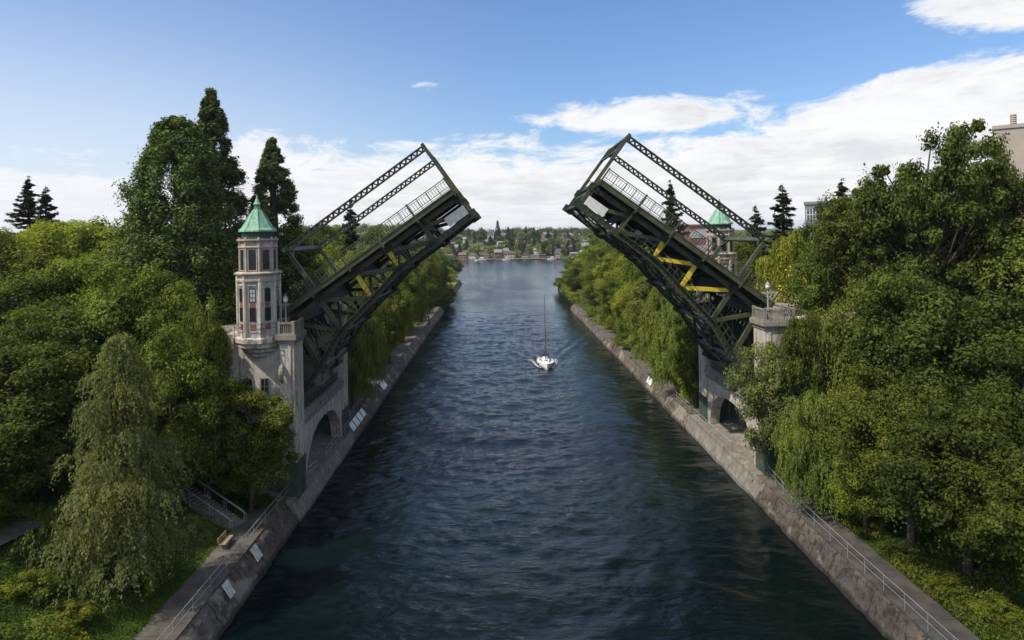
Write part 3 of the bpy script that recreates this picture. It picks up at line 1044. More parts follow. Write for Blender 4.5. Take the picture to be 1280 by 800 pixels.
# ------------------------------------------------------------------ bascule leaves
def make_leaf(sg, O, A, k, label):
    """sg=-1: left leaf, hinged at the left.  O = top of the deck at the tip in the near truss plane"""
    t = thing('bascule_leaf', label, 'drawbridge leaf', O, 'raised leaves of the drawbridge')
    u = Vector((sg * math.cos(A), 0, -math.sin(A)))
    nn = Vector((-sg * math.sin(A), 0, -math.cos(A)))
    up = -nn
    yv = Vector((0, 1, 0))
    W = 12.5
    q = PX * k
    def P(s, y, n):      # s,n in photo pixels, y in metres
        return O + u * (s * q) + nn * (n * q) + yv * y
    LN = [(-6, 39), (52, 41.4), (108, 42), (156, 52.5), (211, 63), (258, 83), (284, 92)]
    UN = [(-4, 12), (52, 12), (104, 12), (154, 12.5), (209, 13), (252, 18), (290, 34)]
    for y, yel in ((0.0, True), (W, False)):
        b = MB()
        for (a, c) in zip(LN[:-1], LN[1:]):
            b.beam(P(a[0] , y, a[1]), P(c[0] , y, c[1]), 0.55, 0.42, up)
            b.beam(P(a[0] , y-0.30, a[1]+3), P(c[0] , y-0.30, c[1]+3), 0.10, 0.10, up)
            b.beam(P(a[0] , y-0.30, a[1]-3), P(c[0] , y-0.30, c[1]-3), 0.10, 0.10, up)
        for (a, c) in zip(UN[:-1], UN[1:]):
            b.beam(P(a[0], y, a[1]), P(c[0], y, c[1]), 0.5, 0.5, up)
        tr_ = b.build('truss', M_STEEL, t)
        for i in range(7):
            b = MB()
            b.beam(P(UN[i][0], y, UN[i][1] + 3), P(LN[i][0], y, LN[i][1] - 2), 0.34, 0.46, u)
            b.build('vertical_strut', M_YELLOW if (yel and i in (2, 3)) or ((not yel) and i == 99) else M_STEEL, tr_)
        for i in range(6):
            b = MB()
            b.beam(P(LN[i][0] + 2, y, LN[i][1] - 4), P(UN[i + 1][0] - 2, y, UN[i + 1][1] + 4), 0.30, 0.42, up)
            b.build('diagonal', M_YELLOW if (yel and sg > 0 and i in (2, 3)) else M_STEEL, tr_)
        b = MB()
        for i in range(7):
            for (s_, n_) in (LN[i], UN[i]):
                for dy in (-0.30, 0.30):
                    b.beam(P(s_ - 7, y + dy, n_), P(s_ + 7, y + dy, n_), 0.03, 0.85, up)
        # riveted batten plates on the lower chord
        for i in range(6):
            a, c = LN[i], LN[i + 1]
            for f in np.linspace(0.1, 0.9, 7):
                b.beam(P(a[0] + (c[0] - a[0]) * f - 1.2, y - 0.31, a[1] + (c[1] - a[1]) * f), P(a[0] + (c[0] - a[0]) * f + 1.2, y - 0.31, a[1] + (c[1] - a[1]) * f), 0.03, 0.55, up)
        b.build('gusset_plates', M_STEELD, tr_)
    # roadway deck and walkways
    b = MB()
    S0, S1 = -3, 262
    b.beam(P(S0, W / 2, 1.6), P(S1, W / 2, 1.6), W - 0.8, 0.16, up)
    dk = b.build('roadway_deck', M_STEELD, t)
    b = MB()
    for yy in np.linspace(0.9, W - 0.9, 8):
        b.beam(P(S0, yy, 4.6), P(S1, yy, 4.6), 0.16, 0.30, up)
    b.build('stringers', M_STEELD, dk)
    for i in range(7):
        s_ = (LN[i][0] + UN[i][0]) / 2 + (4 if i == 0 else 0)
        b = MB()
        b.beam(P(s_, 0.3, 14 + (4 if i == 6 else 0)), P(s_, W - 0.3, 14 + (4 if i == 6 else 0)), 1.25, 0.30, u)
        b.beam(P(s_ - 2, 0.3, 20), P(s_ + 2, 0.3, 20), 0.2, 0.1, up)
        b.build('floor_beam', M_STEELD, t)
    for yy, ys_ in ((-1.45, -1), (W + 1.45, 1)):
        b = MB()
        yi = yy - ys_ * 0.7
        b.beam(P(-5, yi, 0.3), P(256, yi, 0.3), 1.5, 0.12, up)
        b.beam(P(-5, yy, 3.4), P(256, yy, 3.4), 0.10, 0.50, up)
        b.beam(P(-5, yy, 0.6), P(256, yy, 0.6), 0.24, 0.06, up)
        b.beam(P(-5, yy, 6.6), P(256, yy, 6.6), 0.24, 0.06, up)
        wk = b.build('walkway', M_STEEL, t)
        b = MB()
        for i in range(6):
            s_ = UN[i][0]
            b.beam(P(s_, yy, 1), P(s_, yi + ys_ * (-0.75), 16), 0.14, 0.18, u)
            b.beam(P(s_, yy + ys_ * 0.08, -17), P(s_, yy + ys_ * 0.08, 10), 0.14, 0.16, u)
        # the long outrigger at the first panel point
        b.beam(P(52, yy + ys_ * 0.05, -17), P(52, ys_ * 0.45 + (W if ys_ > 0 else 0), 41), 0.15, 0.18, u)
        b.beam(P(106, yy + ys_ * 0.05, 5), P(108, ys_ * 0.45 + (W if ys_ > 0 else 0), 41), 0.10, 0.12, u)
        b.build('bracket', M_STEEL, wk)
        b = MB()
        for n_, h_ in ((-15.5, 0.09), (-4.2, 0.06), (-1.6, 0.05), (-13.2, 0.04)):
            b.beam(P(-5, yy, n_), P(256, yy, n_), 0.07, h_, up)
        ns = 72
        for i in range(ns):
            s_ = -4 + i * 3.6
            b.beam(P(s_, yy, -13.2), P(s_, yy, -4.2), 0.03, 0.05, u)
        for i in range(19):
            s_ = -4 + i * 14
            b.beam(P(s_, yy, -15.5), P(s_, yy, 1), 0.06, 0.07, u)
        b.build('railing', M_STEEL if True else M_GALV, wk)
    # lateral bracing between the lower chords and the lattice at the tip
    b = MB()
    for i in range(6):
        a, c = LN[i], LN[i + 1]
        b.beam(P(a[0], 0, a[1]), P(a[0], W, a[1]), 0.28, 0.40, up)
        m = ((a[0] + c[0]) / 2, (a[1] + c[1]) / 2)
        for (p_, r_) in (((a, 0), (c, W / 2)), ((c, W / 2), (a, W)), ((c, 0), (a, W / 2)), ((a, W / 2), (c, W))):
            b.beam(P(p_[0][0], p_[1], p_[0][1]), P(r_[0][0], r_[1], r_[0][1]), 0.20, 0.22, up)
        for f in (0.25, 0.5, 0.75):
            s_ = a[0] + (c[0] - a[0]) * f; n_ = a[1] + (c[1] - a[1]) * f
            b.beam(P(s_, 0.2, n_), P(s_, W - 0.2, n_), 0.10, 0.12, up)
        b.beam(P(a[0], W * 0.5, a[1]), P(c[0], W * 0.5, c[1]), 0.16, 0.2, up)
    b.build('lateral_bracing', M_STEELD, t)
    for i in range(1, 6):      # sway frames hanging from the floor beams
        b = MB()
        a, c = LN[i], UN[i]
        b.beam(P(a[0], 0.2, a[1] - 2), P(c[0], W / 2, c[1] + 8), 0.18, 0.2, u)
        b.beam(P(c[0], W / 2, c[1] + 8), P(a[0], W - 0.2, a[1] - 2), 0.18, 0.2, u)
        b.build('sway_brace', M_STEELD, t)
    # end lattice at the tip
    b = MB()
    nb = 10
    for i in range(nb):
        ya, yb_ = W * i / nb, W * (i + 1) / nb
        b.beam(P(-5, ya, 20), P(-6, yb_, 37), 0.08, 0.12, u); b.beam(P(-6, ya, 37), P(-5, yb_, 20), 0.08, 0.12, u)
    b.beam(P(-5, 0, 20), P(-5, W, 20), 0.3, 0.25, u); b.beam(P(-6, 0, 39), P(-6, W, 39), 0.35, 0.3, u)
    b.beam(P(-4, -1.3, 4), P(-4, W + 1.3, 4), 0.6, 0.25, u)
    b.build('end_lattice', M_STEELD, t)
    # portals
    for s_, top, base in ((-7, -69, 40), (207, -64, 2)):
        b = MB()
        for y in (0, W):
            b.beam(P(s_, y, base), P(s_, y, top), 0.36, 0.42, yv)
            if s_ > 0:
                pass
        tb = top + 4
        if s_ < 0:
            b.beam(P(s_, 0, tb), P(s_, W, tb), 0.4, 0.28, u)
            b.beam(P(s_, 0, top + 22), P(s_, W, top + 22), 0.22, 0.2, u)
            for i in range(8):
                ya, yb_ = W * i / 8, W * (i + 1) / 8
                b.beam(P(s_, ya, tb if i % 2 else top + 22), P(s_, yb_, top + 22 if i % 2 else tb), 0.12, 0.12, u)
        else:
            b.beam(P(s_, -1.0, tb), P(s_, W + 0.8, tb), 0.45, 0.35, u)
            b.beam(P(s_, 0, tb + 14), P(s_, 1.8, tb), 0.2, 0.2, u); b.beam(P(s_, W, tb + 14), P(s_, W - 1.8, tb), 0.2, 0.2, u)
        b.build('portal_frame', M_STEEL, t)
    # perforated beams carrying the wires from portal to portal
    for y in (0.0, W):
        b = MB()
        for dn in (-3.2, 3.2):
            for dy in (-0.16, 0.16):
                b.beam(P(-6, y + dy, -63 + dn), P(210, y + dy, -60 + dn), 0.12, 0.13, up)
        ns = 50
        for i in range(ns):
            s_ = -6 + i * (216 / ns); s2 = s_ + 216 / ns
            nA, nB = (-63 + 3 * i / ns - 3.2, -63 + 3 * i / ns + 3.2)
            if i % 2: nA, nB = nB, nA
            for dy in (-0.16, 0.16):
                b.beam(P(s_, y + dy, nA), P(s2, y + dy, nB), 0.04, 0.15, up)
        b.build('lattice_beam', M_STEELD, t)
    # white board and small fittings
    b = MB(); b.beam(P(-4, -0.42, 29.5), P(25, -0.42, 29.5), 0.06, 1.02, up)
    b.build('sign_board', simple('white_board', (0.66, 0.65, 0.59), 0.85, 0.1, 0.12, 3), t)
    b = MB()
    for (s_, n_, w_, h_) in ((70, 25, 0.7, 0.5), (60, 12, 0.4, 0.45), (120, 30, 0.9, 0.6)):
        b.beam(P(s_, 0.5, n_), P(s_ + w_ / q, 0.5, n_), 0.4, h_, up)
    b.build('navigation_light_box', simple('pale_box', (0.25, 0.27, 0.22), 0.6), t)
    # inspection catwalk on the lower chord
    b = MB()
    for (a, c) in zip(LN[1:-1], LN[2:]):
        for dn in (-9, -15):
            b.beam(P(a[0], -0.75, a[1] + dn), P(c[0], -0.75, c[1] + dn), 0.05, 0.05, up)
        b.beam(P(a[0], -0.55, a[1] - 3), P(c[0], -0.55, c[1] - 3), 0.45, 0.06, up)
        for f in np.linspace(0, 1, 6):
            s_ = a[0] + (c[0] - a[0]) * f; n_ = a[1] + (c[1] - a[1]) * f
            b.beam(P(s_, -0.75, n_ - 3), P(s_, -0.75, n_ - 15), 0.05, 0.05, u)
    b.build('catwalk', M_STEEL, t)
    # heel: trunnion girders, rack and counterweight behind the pylons
    b = MB()
    for y in (0.6, W - 0.6):
        b.beam(P(262, y, 34), P(300, y, 52), 0.4, 2.4, up)
        b.beam(P(284, y, 60), P(300, y, 92), 0.4, 1.6, up)
    b.beam(P(300, 0.9, 60), P(300, W - 0.9, 60), 5.0, 1.5, u)
    for yy in np.linspace(1.2, W - 1.2, 9):
        b.beam(P(256, yy, 20), P(266, yy, 62), 0.12, 0.35, u)
    b.build('counterweight_frame', M_STEELD, t)
    return t


YT_L, YT_R = 68.9, 71.6
def leaf_from(px_tip, Y, sg, k, label):
    # px_tip: photo pixel of the deck edge at the tip; second pixel farther down gives the slope
    a = at(px_tip[0], px_tip[1], Y); b_ = at(px_tip[2], px_tip[3], Y)
    A = math.atan2(a.z - b_.z, abs(b_.x - a.x))
    return make_leaf(sg, a, A, k, label)


leafL = leaf_from((562, 240, 562 - 0.8115 * 200, 240 + 0.5843 * 200), YT_L, -1, 1.0, 'raised left bascule leaf with yellow braces above the left pier')
leafR = leaf_from((753, 228, 753 + 0.813 * 200, 228 + 0.582 * 200), YT_R, 1, YT_R / YT_L, 'raised right bascule leaf with zigzag yellow braces')


# ------------------------------------------------------------------ plants
def leaf_arrays(P, N, L, Wd, rng, tdir=None):
    n = len(P)
    N = N / (np.linalg.norm(N, axis=1, keepdims=True) + 1e-9)
    if tdir is None: T = rng.normal(size=(n, 3))
    else: T = tdir + rng.normal(size=(n, 3)) * 0.35
    T -= (T * N).sum(1, keepdims=True) * N
    T /= (np.linalg.norm(T, axis=1, keepdims=True) + 1e-9)
    B = np.cross(N, T)
    s = rng.uniform(0.65, 1.35, size=(n, 1))
    L = L * s; Wd = Wd * s
    v = np.stack([P - T * L / 2, P + B * Wd / 2 + N * Wd * 0.15, P + T * L / 2, P - B * Wd / 2 + N * Wd * 0.15], 1).reshape(-1, 3)
    return v


def leaf_mesh(name, V, cv, matl):
    q = np.arange(len(V)).reshape(-1, 4)
    me = quads_mesh(name, V, q)
    at_ = me.attributes.new('cv', 'FLOAT', 'FACE')
    at_.data.foreach_set('value', np.clip(cv, 0, 1).astype(np.float32))
    me.materials.append(matl)
    return me


def sphere_dirs(n, rng, zmin=-1.0):
    z = rng.uniform(zmin, 1, n); a = rng.uniform(0, 2 * PI, n); r = np.sqrt(1 - z * z)
    return np.stack([r * np.cos(a), r * np.sin(a), z], 1)


def clumps(cent, rad, per, L, Wd, rng, flat=0.75, up=0.5, sprout=0.10):
    """leaves gathered in clumps: cent (n,3) rad (n,)"""
    n = len(cent)
    ids = np.repeat(np.arange(n), per)
    g = sphere_dirs(len(ids), rng)
    f = rng.uniform(0, 1, len(ids)) ** (1 / 2.6)
    f = np.where(rng.uniform(size=len(ids)) < sprout, f * rng.uniform(1.0, 1.55, len(ids)), f)
    # lumpy clump outline
    w = 1 + 0.25 * np.sin(g[:, 0] * 5 + ids) * np.sin(g[:, 1] * 4 + ids * 1.7) + 0.15 * np.sin(g[:, 2] * 7 + ids * 2.3)
    off = g * (f * rad[ids] * w)[:, None]
    off[:, 2] *= flat
    P = cent[ids] + off
    N = g * 1.1 + np.array([0, 0, up]) + rng.normal(size=g.shape) * 0.45
    V = leaf_arrays(P, N, L, Wd, rng)
    cvc = rng.uniform(0, 1, n)
    cv = 0.10 + 0.42 * cvc[ids] ** 1.3 + 0.5 * rng.uniform(-0.4, 1, len(ids)) ** 1.0
    return V, cv


def limbs(b, H, cent, rng, r0, frac=0.45, n=14, sides=7):
    lean = rng.normal(size=2) * 0.03 * H
    tp = [Vector((lean[0] * t * t, lean[1] * t * t, H * frac * 1.7 * t)) for t in np.linspace(0, 1, 6)]
    b.tube([Vector((0, 0, -1.0))] + tp[1:], [r0 * 1.25, r0, r0 * 0.8, r0 * 0.6, r0 * 0.4, r0 * 0.2], sides)
    idx = np.argsort(-(cent[:, 2] / H + 0.9 * rng.uniform(size=len(cent))))[:n]
    for i in idx:
        c = Vector(cent[i])
        zt = min(H * frac * 1.5, max(H * 0.12, c.z - Vector((c.x, c.y)).length * 0.8))
        t = zt / (H * frac * 1.7)
        s = Vector((lean[0] * t * t, lean[1] * t * t, zt))
        m = s.lerp(c, 0.5) + Vector((0, 0, -0.05 * H * 0.4))
        b.tube([s, m, c], [r0 * 0.42, r0 * 0.25, r0 * 0.08], 5, False)


PROTO = {}


def proto(name, bark, V, cv, H, Rr, lm):
    k_ = H / np.percentile(V[:, 2], 99.9)
    V[:, 2] *= k_
    rr_ = Rr / np.percentile(np.hypot(V[:, 0], V[:, 1]), 98)
    V[:, :2] *= rr_
    bark.v = [(x * rr_, y * rr_, z * k_) for x, y, z in bark.v]
    tm = bpy.data.meshes.new('trunk'); tm.from_pydata(bark.v, [], bark.f); tm.update(); tm.materials.append(M_BARK); tm.shade_smooth()
    cm = leaf_mesh('crown', V, cv, lm)
    PROTO[name] = (tm, cm, H, Rr)


def broadleaf(name, seed, H=16, Rr=6, ncl=95, per=300, rc=(0.15, 0.26), L=0.30, Wd=0.19, z0=0.14, lm='mid', fmin=0.45, nl=14, sq=0.92):
    rng = np.random.default_rng(seed)
    d = sphere_dirs(ncl, rng, -0.9)
    lob = rng.uniform(0, 6, 6)
    env = 1 + 0.16 * np.sin(3 * d[:, 0] + lob[0]) + 0.14 * np.sin(4 * d[:, 1] + lob[1]) + 0.12 * np.sin(5 * d[:, 2] + lob[2])
    f = rng.uniform(fmin, 1, ncl) ** 0.6
    f = np.where(rng.uniform(size=ncl) < 0.15, f * 1.10, f)
    rr = rng.uniform(rc[0] * 0.7, rc[1] * 1.15, ncl) * Rr
    dq = np.sign(d) * np.abs(d) ** sq
    dq /= np.linalg.norm(dq, axis=1, keepdims=True) ** 0.25
    c = dq * np.minimum(f * env, 1.02)[:, None]
    c[:, :2] *= (Rr - rr.mean() * 0.6)
    hz_ = H * (1 - z0) / 2
    c[:, 2] = H * z0 + hz_ + c[:, 2] * (hz_ - rr.mean() * 0.5)
    V, cv = clumps(c, rr, per, L, Wd, rng)
    # brighter, younger leaves on some clumps
    b = MB(); limbs(b, H, c, rng, 0.022 * H, n=nl)
    proto(name, b, V, cv, H, Rr, LF[lm])


def redwood(name, seed, H=28, Rr=6.3, ncl=330, per=105, pw=0.62, L=0.42, Wd=0.13, lm='redwood', z0=0.03, fork=False):
    rng = np.random.default_rng(seed)
    t = rng.uniform(0, 1, ncl) ** 1.25
    a = rng.uniform(0, 2 * PI, ncl)
    wv = 1 + 0.07 * np.sin(3 * a + t * 9 + seed) + 0.06 * np.sin(t * 31 + a)
    prof = (1 - t) ** pw * (0.72 + 0.28 * sst(t, 0, 0.25))
    rad = Rr * prof * wv * rng.uniform(0.6, 1.0, ncl) ** 0.7
    c = np.stack([rad * np.cos(a), rad * np.sin(a), H * (z0 + (1 - z0) * t) - 0.12 * rad], 1)
    rr = np.clip(Rr * 0.185 * (0.22 + 0.85 * prof) * rng.uniform(0.7, 1.3, ncl), 0.28, 2.0)
    V, cv = clumps(c, rr, per, L, Wd, rng, 1.25, 0.3, 0.08)
    # leader
    tp = np.stack([rng.normal(size=24) * 0.12, rng.normal(size=24) * 0.12, H * rng.uniform(0.9, 1.0, 24)], 1)
    V2, cv2 = clumps(tp, np.full(24, 0.26), 30, L * 0.8, Wd, rng, 1.6)
    V = np.concatenate([V, V2]); cv = np.concatenate([cv, cv2])
    b = MB(); b.tube([(0, 0, -1), (0, 0, H * 0.3), (0, 0, H * 0.7), (0, 0, H * 0.98)], [0.035 * H, 0.024 * H, 0.012 * H, 0.002 * H], 9)
    for i in rng.permutation(ncl)[:50]:
        p = Vector(c[i]); b.tube([(0, 0, p.z + 0.3), p], [0.10, 0.03], 4, False)
    proto(name, b, V, cv, H, Rr, LF[lm])


def fir(name, seed, H=18, Rr=4, gap=0.6, L=0.42, Wd=0.13, dens=1.0, lm='fir', up=0.15):
    rng = np.random.default_rng(seed)
    Ps, Ns, Td, cvs = [], [], [], []
    b = MB(); b.tube([(0, 0, -1), (0, 0, H * 0.5), (0, 0, H)], [0.022 * H, 0.012 * H, 0.02], 7)
    z = H * 0.08
    while z < H * 0.98:
        t = z / H
        r = Rr * (1 - t) ** 0.85 * rng.uniform(0.75, 1.15)
        nb = int(5 + 4 * (1 - t))
        a0 = rng.uniform(0, 6.28)
        for j in range(nb):
            a = a0 + j * 2 * PI / nb + rng.normal() * 0.15
            ln = r * rng.uniform(0.5, 1.35); zj = z + rng.normal() * gap * 0.45; dp = rng.uniform(0.15, 0.5)
            if ln < 0.15: ln = 0.15
            m = max(6, int(ln * 26 * dens))
            s = rng.uniform(0.12, 1, m) ** 0.8
            o = np.array([math.cos(a), math.sin(a), 0]); sd = np.array([-o[1], o[0], 0])
            dr = -dp * ln * s ** 1.2 + (0.10 + up) * ln * s ** 3
            wdt = 0.30 * ln * (1 - s) + 0.16
            p = o * (ln * s)[:, None] + sd * (rng.uniform(-1, 1, m) * wdt)[:, None]
            p[:, 2] = zj + dr + rng.normal(size=m) * 0.07 - 0.12 * rng.uniform(0, 1, m)
            Ps.append(p)
            Ns.append(np.array([0, 0, 1.0]) + rng.normal(size=(m, 3)) * 0.45)
            Td.append(np.repeat((o + np.array([0, 0, -0.3]))[None], m, 0))
            cvs.append(0.2 + 0.5 * s * rng.uniform(0.4, 1.2, m) + 0.1 * rng.uniform())
            b.tube([(0, 0, zj), tuple(o * ln * 0.9 + np.array([0, 0, zj - 0.2 * ln]))], [0.05, 0.015], 3, False)
        z += gap * rng.uniform(0.7, 1.3) * (0.55 + 0.6 * (1 - t))
    P = np.concatenate(Ps); N = np.concatenate(Ns); T = np.concatenate(Td)
    V = leaf_arrays(P, N, L, Wd, rng, T)
    proto(name, b, V, np.concatenate(cvs), H, Rr, LF[lm])


def weeper(name, seed, H=13, Rr=6, ns=1500, per=24, sl=(1.5, 4.5), L=0.26, Wd=0.085, lm='willow', cone=False, spread=0.35, nh=30):
    """hanging strands from a lobed dome (or a tall cone)"""
    rng = np.random.default_rng(seed)
    nh = nh if not cone else 90
    if not cone:
        d = sphere_dirs(nh, rng, -0.45)
        c = d * rng.uniform(0.45, 0.95, nh)[:, None]
        c[:, :2] *= Rr * 0.8
        c[:, 2] = H * 0.36 + c[:, 2] * H * 0.56
        hr = rng.uniform(0.14, 0.30, nh) * Rr
    else:
        t = rng.uniform(0, 1, nh) ** 1.1; a = rng.uniform(0, 2 * PI, nh)
        r = Rr * (1 - t) ** 0.80 * rng.uniform(0.25, 1.05, nh) * (0.78 + 0.22 * np.sin(2 * a + 1)) * (0.85 + 0.25 * np.sin(t * 17 + a * 2))
        c = np.stack([r * np.cos(a), r * np.sin(a), H * (0.10 + 0.88 * t)], 1)
        hr = Rr * (0.035 + 0.25 * (1 - t)) * rng.uniform(0.8, 1.2, nh)
    ids = rng.integers(0, nh, ns)
    g = sphere_dirs(ns, rng, -0.15)
    st = c[ids] + g * hr[ids][:, None] * np.array([1, 1, 0.8])
    ln = rng.uniform(sl[0], sl[1], ns)
    ln = np.minimum(ln, np.maximum(0.6, st[:, 2] - 0.3))
    k = np.linspace(0, 1, per)
    outd = g.copy(); outd[:, 2] = 0; outd /= np.linalg.norm(outd, axis=1, keepdims=True) + 1e-6
    sway = rng.normal(size=(ns, 3)) * 0.25; sway[:, 2] = 0
    P = st[:, None, :] + (outd * 0.5 + sway)[:, None, :] * (k[None, :, None] ** 0.6) * (ln * spread)[:, None, None]
    P[:, :, 2] -= ln[:, None] * ((k ** 1.35) if not cone else (1.25 * k ** 2 - 0.45 * k))[None, :]
    P += rng.normal(size=P.shape) * 0.07
    P = P.reshape(-1, 3)
    N = np.repeat(outd[:, None, :], per, 1).reshape(-1, 3) + np.array([0, 0, 0.35]) + rng.normal(size=(ns * per, 3)) * 0.5
    T = np.tile(np.array([0, 0, -1.0]), (ns * per, 1)) + np.repeat(outd[:, None, :], per, 1).reshape(-1, 3) * 0.5
    V = leaf_arrays(P, N, L, Wd, rng, T)
    cvh = rng.uniform(0, 1, nh)
    cv = 0.2 + 0.35 * np.repeat(cvh[ids], per) + 0.2 * np.repeat(rng.uniform(0, 1, ns), per) + 0.25 * rng.uniform(0, 1, ns * per)
    b = MB(); limbs(b, H, c, rng, 0.020 * H, n=20)
    proto(name, b, V, cv, H, Rr, LF[lm])


broadleaf('maple_a', 1, 16, 6.2, 110, 430, (0.15, 0.25), L=0.26, Wd=0.18)
broadleaf('maple_b', 2, 15, 6.0, 95, 460, (0.16, 0.27), L=0.26, Wd=0.18)
broadleaf('open_maple', 3, 22, 7.0, 210, 300, (0.10, 0.17), 0.28, 0.20, 0.12, 'dark', 0.30, 150, 0.78)
broadleaf('oak', 5, 13, 6.0, 80, 460, (0.17, 0.28), 0.28, 0.18)
broadleaf('shrub', 6, 2.6, 2.2, 26, 200, (0.2, 0.34), 0.17, 0.10, 0.0, 'mid', 0.5, 5)
broadleaf('shrub_b', 7, 3.0, 2.0, 26, 180, (0.2, 0.34), 0.20, 0.10, 0.0, 'fern', 0.5, 5)
redwood('redwood_wide', 11, 28, 6.6, 640, 240, 0.42, L=0.30, Wd=0.13)
redwood('redwood_tall', 12, 30, 5.0, 520, 210, 0.78, L=0.30, Wd=0.13)
fir('fir_a', 21, dens=2.2, Wd=0.17); fir('fir_b', 22, 16, 3.6, 0.75, dens=2.0, Wd=0.17)
weeper('willow_a', 31, 12, 6, 3400, 16, (0.4, 1.8), 0.25, 0.11, nh=70); weeper('willow_b', 32, 12, 5.2, 3000, 16, (0.4, 1.5), 0.25, 0.11, nh=64)
weeper('feather', 33, 16, 4.9, 3600, 20, (0.5, 1.7), 0.19, 0.07, 'grey', True, 1.0)
# light versions for the distance
broadleaf('far_round', 41, 12, 5.0, 26, 55, (0.22, 0.38), 1.1, 0.8, 0.05, 'mid', 0.5, 4)
broadleaf('far_round_b', 42, 10, 5.5, 22, 55, (0.22, 0.40), 1.1, 0.8, 0.03, 'mid', 0.5, 4)
redwood('far_spire', 43, 20, 4.0, 150, 30, 0.75, 0.9, 0.45, 'fir')


def plant(kind, x, y, h, r, label, cat='tree', group=None, lm=None, name=None, rot=None, z=None, lean=0.0, sink=0.0):
    tm, cm, H, Rr = PROTO[kind]
    nm = name or {'maple_a': 'broadleaf_tree', 'maple_b': 'broadleaf_tree', 'open_maple': 'maple_tree', 'oak': 'broadleaf_tree', 'shrub': 'shrub',
                  'shrub_b': 'shrub', 'redwood_wide': 'redwood_tree', 'redwood_tall': 'redwood_tree', 'fir_a': 'fir_tree', 'fir_b': 'fir_tree',
                  'willow_a': 'willow_tree', 'willow_b': 'willow_tree', 'feather': 'feathery_tree', 'far_round': 'distant_tree',
                  'far_round_b': 'distant_tree', 'far_spire': 'distant_conifer'}[kind]
    gz_ = float(gz(x, y)) if z is None else z
    t = thing(nm, label, cat, (x, y, gz_ - sink), group)
    a = rot if rot is not None else (x * 12.9898 + y * 78.233) % 6.28
    t.rotation_euler = (0, lean, a)
    t.scale = (r / Rr, r / Rr, h / H)
    if lean: t.rotation_euler = (0, lean, 0)
    for mn, me in (('trunk', tm), ('crown', cm)):
        o = bpy.data.objects.new(mn, me); COL.objects.link(o); o.parent = t
        if mn == 'crown' and lm:
            o.material_slots[0].link = 'OBJECT'; o.material_slots[0].material = LF[lm]
    return t


def tree_px(kind, px, ptop, Y, r, label, lm=None, **kw):
    p = at(px, ptop, Y)
    g = float(gz(p.x, Y))
    return plant(kind, p.x, Y, p.z - g, r, label, lm=lm, **kw)


# --- left bank, this side of the bridge
tree_px('redwood_wide', 222, 148, 79, 8.3, 'broad dark redwood with rounded top, left of the tower', rot=0.4)
tree_px('redwood_tall', 263, 113, 89, 7.2, 'tallest dark redwood with a pointed top behind the rounded one', rot=2.0)
tree_px('redwood_tall', 340, 174, 95, 6.8, 'pointed dark conifer right behind the left tower', rot=4.0)
tree_px('fir_a', 35, 226, 122, 7.5, 'taller of the two firs at the far left skyline')
tree_px('fir_b', 57, 238, 120, 7.0, 'shorter of the two firs at the far left skyline', lm='fir')
tree_px('maple_a', 20, 282, 96, 8, 'yellow green tree at the left edge below the two firs', 'bright')
tree_px('maple_b', 75, 276, 104, 8, 'yellow green treetop between the firs and the redwood', 'bright')
tree_px('oak', 118, 274, 92, 8, 'sunlit yellow green tree just left of the redwood', 'bright')
tree_px('maple_b', 165, 300, 84, 7, 'green tree at the foot of the rounded redwood', 'mid')
tree_px('maple_a', -30, 290, 84, 9, 'dark green tree cut by the left edge of the photo, upper', 'mid')
tree_px('oak', 55, 318, 74, 8, 'round mid green tree below the yellow treetops', 'mid')
tree_px('maple_b', 118, 322, 70, 7, 'mid green tree between the round tree and the maple by the pier', 'mid')
tree_px('maple_a', 5, 340, 64, 7.5, 'dark green tree at the left edge half way up', 'dark')
tree_px('maple_b', 60, 385, 58, 6.0, 'dark tree behind the feathery grey tree, on its left', 'dark')
tree_px('maple_a', 252, 374, 61.5, 2.5, 'narrow leafy tree hiding the road parapet left of the control tower', 'mid')
tree_px('maple_a', 168, 328, 63, 6.0, 'tall maple with light pointed top below the redwood', 'mid')
tree_px('maple_b', 208, 352, 66, 5.0, 'maple close to the tower, below the redwood', 'mid')
tree_px('maple_a', 215, 405, 57, 4.4, 'leafy maple in front of the pier wall', 'mid')
tree_px('maple_b', 312, 486, 61, 4.3, 'low spreading maple that hides the foot of the left pier', 'mid')
tree_px('oak', 258, 466, 60, 4.2, 'dark leafy maple above the stairs', 'dark')
tree_px('maple_b', 15, 430, 52, 6, 'dark shaded tree at the left edge above the small path', 'dark')
tree_px('oak', -35, 500, 46, 5, 'shaded bushy tree cut by the left edge of the photo, lower', 'dark')
tree_px('feather', 147, 414, 46, 5.3, 'feathery grey green tree standing in the grass at lower left', rot=1.0, sink=0.4)
tree_px('maple_a', -80, 270, 74, 9, 'tall tree mostly beyond the left edge of the photo', 'mid')
tree_px('maple_b', 285, 356, 78, 3.2, 'small dark tree beside the left of the tower', 'dark')
tree_px('oak', 318, 320, 92, 6, 'dark tree behind the tower under the conifer', 'dark')
tree_px('maple_a', 372, 300, 100, 6, 'dark green tree right of the tower behind the portal leg', 'dark')

